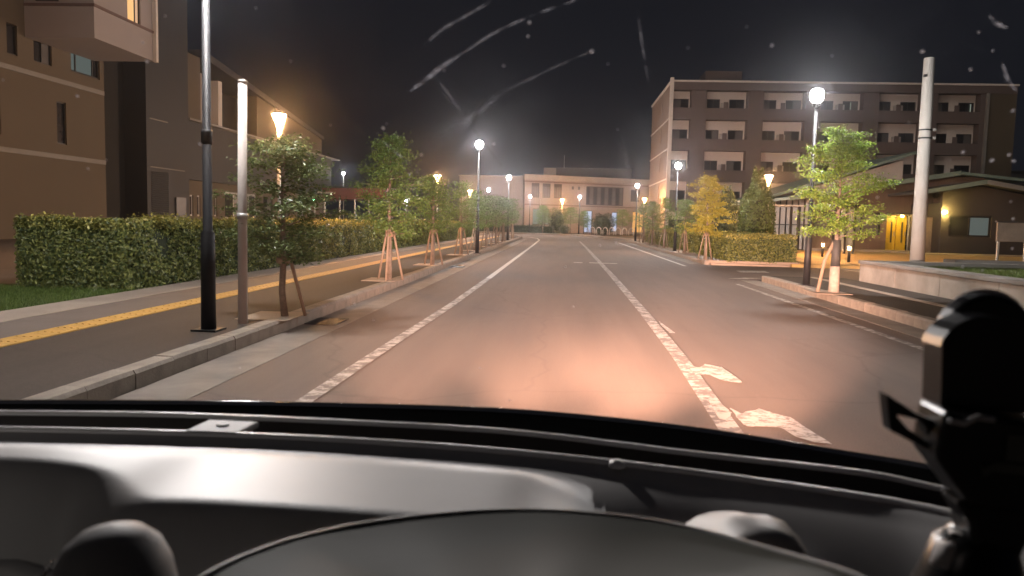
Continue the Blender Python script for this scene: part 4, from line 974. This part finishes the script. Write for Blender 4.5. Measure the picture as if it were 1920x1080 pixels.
# instrument hood
Hd = [(-0.212, 0.36, 1.125), (-0.2076, 0.4, 1.1339), (-0.2019, 0.42, 1.1409), (-0.1795, 0.46, 1.1424), (-0.1434, 0.5, 1.1409), (-0.0886, 0.52, 1.1444), (-0.0295, 0.53, 1.1474), (0.0299, 0.52, 1.1514), (0.0848, 0.5, 1.1535), (0.1325, 0.46, 1.1571), (0.1646, 0.42, 1.1626), (0.1706, 0.4, 1.1605), (.172, .36, 1.15)]
dH = dense(Hd, 70); cx_ = -.02
def shrink(L, s, dz, dy=0): return [(cx_ + (p[0] - cx_) * s, .36 + (p[1] - .36) * s + dy, p[2] + dz) for p in L]
g = MB(); g.grid([shrink(dH, 1.06, -.05), shrink(dH, 1.04, -.02), shrink(dH, 1.02, -.006), shrink(dH, 1.0, 0), shrink(dH, .975, -.0006), shrink(dH, .95, -.0015), shrink(dH, .8, -.005), shrink(dH, .5, -.009), shrink(dH, .02, -.012)])
g.build("instrument_hood", M["hood"], car, CO, smooth=True)
g = MB(); g.grid([shrink(dH, 1.018, -.0045), shrink(dH, 1.008, .0005), shrink(dH, .995, .001), shrink(dH, .985, -.001)]); g.build("hood_piping", M["dash"], car, CO, smooth=True)
# side vent, lower left
g = MB(); g.lathe([(.034, 1.05), (.034, 1.12), (.033, 1.14), (.030, 1.155), (.025, 1.166), (.017, 1.173), (.008, 1.176), (.001, 1.177)], 36, -.243, .40); o = g.build("side_vent", M["clip"], car, CO, smooth=True)
g = MB(); g.tube([(-.279, .372, 1.08), (-.278, .374, 1.12), (-.273, .378, 1.152), (-.266, .382, 1.164)], [.003, .0045, .004, .001], 10); g.build("vent_trim", M["rim"], o, CO, smooth=True)
# body shell round the cabin (unseen above and behind the camera), put in to block the fill sun
g = MB(); g.box(-.95, .68, -1.9, .40, 1.60, 1.64); g.build("roof", M["slate"], car, CO, bevel=.01)  # added unseen car roof, blocks the fill sun
g = MB(); g.box(-.95, .68, -1.94, -1.9, .3, 1.6); g.box(-.99, -.95, -1.9, .9, .3, 1.0); g.box(.68, .72, -1.9, .9, .3, 1.0); g.build("unseen_cabin_side", M["slate"], car, CO)
for x in (-.95, .64):
    g = MB(); g.box(x, x + .05, -1.9, -1.5, 1.0, 1.6); g.box(x, x + .05, -.55, -.4, 1.0, 1.6); g.build("unseen_pillar", M["slate"], car, CO)
# windscreen: clear pane, with dust, wiper smears and drawn lamp glare streaks on it
g = MB(); rows = []
for j in range(9):
    t = j / 8; z = 1.10 + .62 * t
    rows.append([(-1.0 + 1.9 * i / 12, .72 - .93 * (z - 1.35) - .25 * ((i - 6) / 6) ** 2 * .15, z) for i in range(13)])
g.grid(rows); ws = g.build("windscreen", M["clear"], car, CO, smooth=True)
SP = [(-0.4068, 0.6314, 1.4453, 6), (-0.4637, 0.6215, 1.4559, 4), (-0.4324, 0.6842, 1.3885, 5), (-0.3307, 0.5974, 1.4818, 5), (-0.3341, 0.6086, 1.4698, 6), (-0.3175, 0.6637, 1.4105, 7), (-0.1527, 0.6499, 1.4254, 6), (-0.1489, 0.6469, 1.4286, 3), (-0.1581, 0.6537, 1.4213, 2), (-0.0285, 0.5839, 1.4963, 6), (-0.0298, 0.5916, 1.4881, 5), (0.0184, 0.5996, 1.4794, 7), (-0.0957, 0.6119, 1.4662, 4), (-0.0487, 0.6086, 1.4698, 4), (0.1506, 0.5953, 1.4841, 6), (0.2596, 0.5977, 1.4815, 7), (0.2929, 0.587, 1.493, 4), (0.309, 0.597, 1.4822, 4), (0.2994, 0.6076, 1.4709, 5), (0.3455, 0.6317, 1.4449, 6), (0.3239, 0.6594, 1.4152, 8), (0.3497, 0.6645, 1.4096, 8), (0.3607, 0.6606, 1.4138, 7), (0.3672, 0.665, 1.4091, 6), (0.3836, 0.6946, 1.3773, 5), (0.2713, 0.6405, 1.4355, 4), (0.317, 0.6651, 1.409, 4), (0.0429, 0.6483, 1.4272, 3), (-0.1233, 0.6685, 1.4054, 5), (-0.0599, 0.6598, 1.4148, 4), (0.2716, 0.6936, 1.3784, 5), (0.3943, 0.7079, 1.363, 6), (0.4092, 0.7326, 1.3364, 5), (0.3754, 0.7498, 1.3179, 6), (0.3951, 0.7527, 1.3148, 5), (0.196, 0.6009, 1.4781, 3), (-0.4104, 0.6772, 1.396, 3), (-0.2322, 0.5773, 1.5034, 3), (0.0931, 0.6807, 1.3923, 3), (-0.197, 0.6486, 1.4267, 3), (-0.2167, 0.6076, 1.4709, 3), (-0.2178, 0.8052, 1.2584, 4), (-0.0578, 0.9208, 1.1341, 6), (-0.09, 0.8777, 1.1804, 4), (0.0362, 0.7392, 1.3293, 3), (0.0041, 0.7601, 1.3069, 3), (-0.3044, 0.5821, 1.4983, 3), (0.1292, 0.5853, 1.4949, 3), (0.0896, 0.5973, 1.482, 3), (0.0311, 0.607, 1.4716, 3), (-0.2231, 0.7359, 1.3329, 4), (0.0139, 0.8006, 1.2633, 3), (-0.2018, 0.8227, 1.2395, 3), (-0.3792, 0.8897, 1.1675, 3), (0.051, 0.7365, 1.3323, 3)]
pn = Vector((0, 1, .93)).normalized(); pu = Vector((1, 0, 0)); pv = pn.cross(pu)
rs3 = random.Random(9)
for x, y, z, r in SP:
    r = r * .000235; g = MB(); k = 9; c = Vector((x, y, z))
    ring = [c + (pu * math.cos(6.283 * i / k) + pv * math.sin(6.283 * i / k)) * r * rs3.uniform(.75, 1.2) for i in range(k)]
    g.v = [tuple(p) for p in ring] + [tuple(c - pn * r * .35), tuple(c + pn * r * .05)]
    g.f = [(i, (i + 1) % k, k) for i in range(k)] + [((i + 1) % k, i, k + 1) for i in range(k)]
    g.build("dust_speck", M["dust"], ws, CO, smooth=True)
ARC = [[(-0.1256, 0.6255, 1.4516), (-0.1104, 0.6173, 1.4604), (-0.093, 0.6074, 1.471), (-0.0834, 0.6033, 1.4755)], [(-0.0834, 0.6033, 1.4755), (-0.0537, 0.5894, 1.4905), (-0.0218, 0.579, 1.5016), (0.0049, 0.5719, 1.5092)], [(-0.1093, 0.5973, 1.482), (-0.0937, 0.5881, 1.4918), (-0.0769, 0.5813, 1.4991), (-0.0566, 0.573, 1.508)], [(-0.1065, 0.6552, 1.4197), (-0.0883, 0.6461, 1.4295), (-0.0698, 0.6372, 1.439), (-0.054, 0.6284, 1.4485)], [(0.0416, 0.6483, 1.4271), (0.0486, 0.66, 1.4145), (0.056, 0.6765, 1.3968)], [(0.0184, 0.5996, 1.4794), (-0.0178, 0.6122, 1.466), (-0.0473, 0.6239, 1.4533)], [(0.2952, 0.5787, 1.502), (0.3031, 0.5827, 1.4976), (0.3109, 0.5847, 1.4955)], [(0.3397, 0.6197, 1.4578), (0.3299, 0.6135, 1.4645), (0.3203, 0.6044, 1.4743)],
       [(-0.1048, 0.614, 1.464), (-0.0927, 0.6285, 1.4484), (-0.0794, 0.6459, 1.4296), (-0.0535, 0.676, 1.3973)], [(-0.1618, 0.6537, 1.4213), (-0.138, 0.6727, 1.4009), (-0.1212, 0.6845, 1.3881)], [(0.0493, 0.5772, 1.5035), (0.0561, 0.5975, 1.4817), (0.0628, 0.6162, 1.4616)]]  # includes lamp glare streaks, drawn as thin strips on the glass
for a, wd in zip(ARC, (.0016, .0008, .0009, .0011, .0006, .0005, .0012, .0012, .0009, .0006, .0005)):
    L = dense(a, 16); g = MB(); r1 = []; r2 = []; r3 = []
    for i, p in enumerate(L):
        d = (Vector(L[min(i + 1, 16)]) - Vector(L[max(i - 1, 0)])).normalized(); s = pn.cross(d) * wd * (.3 + .7 * math.sin(math.pi * (i + .5) / 17))
        r1.append(tuple(Vector(p) - s)); r2.append(tuple(Vector(p) - pn * .0004)); r3.append(tuple(Vector(p) + s))
    g.grid([r1, r2, r3]); g.build("smear_and_glare", M["smear_glare"], ws, CO, smooth=True)
# headlamps (out of sight below the bonnet)
for x in (-.75, .45):
    hl = MB(); hl.tube([(x, 2.05, .66), (x, 2.0, .66)], .07, 12); h = hl.build("headlamp", M["galv"], car, CO)
    cx2 = .5 if x < 0 else -.5                       # the two lamps cross slightly
    for en, sz, dv in ((13000, 24, Vector((-.15 + .06 * cx2, 1, -.012))), (30000, 25, Vector((.09 + .1 * cx2, 1, .002))), (26000, 25, Vector((.31 + .06 * cx2, 1, -.012))), (2000, 66, Vector((.09, 1, -.13)))):
        ld = bpy.data.lights.new("headlamp_beam", "SPOT"); ld.energy = en; ld.spot_size = R(sz); ld.spot_blend = 1.0; ld.shadow_soft_size = .06; ld.color = (1.0, .56, .4)
        lo = bpy.data.objects.new("headlamp_beam", ld); col.objects.link(lo); lo.location = (x, 2.1, .66)
        lo.rotation_euler = dv.to_track_quat("-Z", "Y").to_euler()

# phone mount on the dashboard (a thing of its own)
HO = (.235, .45, 1.10)
pmn = empty("phone_mount", HO, label="black phone mount with round top and side clamp at the right", cat="phone mount")
def hp(px, py, y=.45):
    k = y / .45; X = .2162 + (px - 1755) * .000308 + (py - 760) * .0000075; Z = 1.251 - (py - 760) * .000306 - (px - 1755) * .0000135
    return (X * k, 1.35 + (Z - 1.35) * k)
def slab(pts, y0, y1, nm, m, bevel=.002, parent=pmn):
    g = MB(); g.prism([hp(*p) for p in pts], "y", y0, y1); return g.build(nm, M[m], parent, HO, bevel=bevel)
top = [(1756, 758), (1754, 640)] + [(1840 + 92 * math.cos(a), 662 - 78 * math.sin(a)) for a in np.linspace(math.pi * .94, math.pi * .02, 14)] + [(1938, 700), (1925, 760)]
slab(top, .445, .468, "cradle", "mount", .004)
g = MB(); c = hp(1822, 622, .49); g.tube([(c[0], .475, c[1]), (c[0], .492, c[1])], .0265, 28); g.build("suction_disc", M["mount"], pmn, HO, smooth=False, bevel=.003)
g = MB(); c = hp(1826, 618, .50); g.tube([(c[0], .494, c[1]), (c[0], .497, c[1])], .0285, 28); g.build("disc_rim", M["rim"], pmn, HO, bevel=.001)
g = MB(); F_ = lambda pts, y0, y1: g.prism([hp(*p) for p in pts], "y", y0, y1)
F_([(1648, 738), (1700, 768), (1712, 783), (1668, 775), (1658, 806)], .437, .449)
F_([(1658, 806), (1668, 775), (1690, 800), (1728, 822), (1732, 838)], .437, .449)
F_([(1700, 768), (1760, 790), (1760, 850), (1728, 822), (1722, 795), (1712, 783)], .437, .449)
g.build("clamp_arm", M["mount"], pmn, HO, bevel=.001)
slab([(1736, 752), (1775, 762), (1792, 752), (1830, 757), (1920, 765), (1950, 800), (1940, 880), (1900, 925), (1790, 925), (1755, 880), (1722, 838), (1728, 790)], .425, .458, "clamp_body", "mount", .004)
slab([(1770, 920), (1925, 920), (1905, 960), (1885, 1020), (1805, 1020), (1795, 960)], .43, .455, "stem", "mount", .003)
g = MB(); c = hp(1845, 1050, .44); g.lathe([(.012, c[1] + .016), (.022, c[1] + .008), (.027, c[1] - .01), (.035, c[1] - .03), (.04, c[1] - .06)], 20, c[0], .445); g.build("base_ball", M["mount"], pmn, HO, smooth=True)
g = MB(); c = hp(1786, 1025, .42); g.tube([(c[0] - .003, .42, c[1] - .012), (c[0], .42, c[1]), (c[0] + .004, .42, c[1] + .008)], .005, 10); g.build("lock_lever", M["rim"], pmn, HO, smooth=True)
for px in (1765,):
    g = MB(); g.tube([(*[hp(1738, 768)[0]], .424, hp(1738, 768)[1]), (hp(1765, 772)[0], .424, hp(1765, 772)[1]), (hp(1785, 758)[0], .424, hp(1785, 758)[1]), (hp(1815, 760)[0], .424, hp(1815, 760)[1])], .0016, 8); g.build("release_edge", M["rim"], pmn, HO, smooth=True)
slab([(1793, 840), (1800, 848), (1822, 836), (1885, 838), (1887, 856), (1815, 853), (1803, 862)], .4235, .425, "embossed_mark", "mountgrey", 0)
slab([(1838, 785), (1872, 785), (1876, 832), (1838, 832)], .4235, .425, "release_button", "mountgrey", 0)
# cable and clip lying at the dash right
g = MB(); g.tube([(.16, .44, 1.135), (.20, .46, 1.12), (.24, .47, 1.112), (.30, .45, 1.12)], .006, 8); tag(g.build("cable", M["mount"], None, smooth=True), "black cable bundled on the dashboard at the mount's foot", "cable")

# ================================================================== AIR
hz = MB(); hz.box(-70, 75, -14, 130, -1.6, 22)
hm = bpy.data.materials.new("lamp halo haze"); hm.use_nodes = True; nt = hm.node_tree; nt.nodes.clear()
o_ = nt.nodes.new("ShaderNodeOutputMaterial"); v_ = nt.nodes.new("ShaderNodeVolumePrincipled")
v_.inputs["Color"].default_value = (.9, .92, 1, 1); v_.inputs["Density"].default_value = .0018; v_.inputs["Anisotropy"].default_value = .99  # forward-scattering volume added to give the lamps their glare halos
nt.links.new(v_.outputs[0], o_.inputs["Volume"])
HAZE = True
if HAZE:
    hzo = hz.build("added_halo_haze", hm); hzo["kind"] = "stuff"
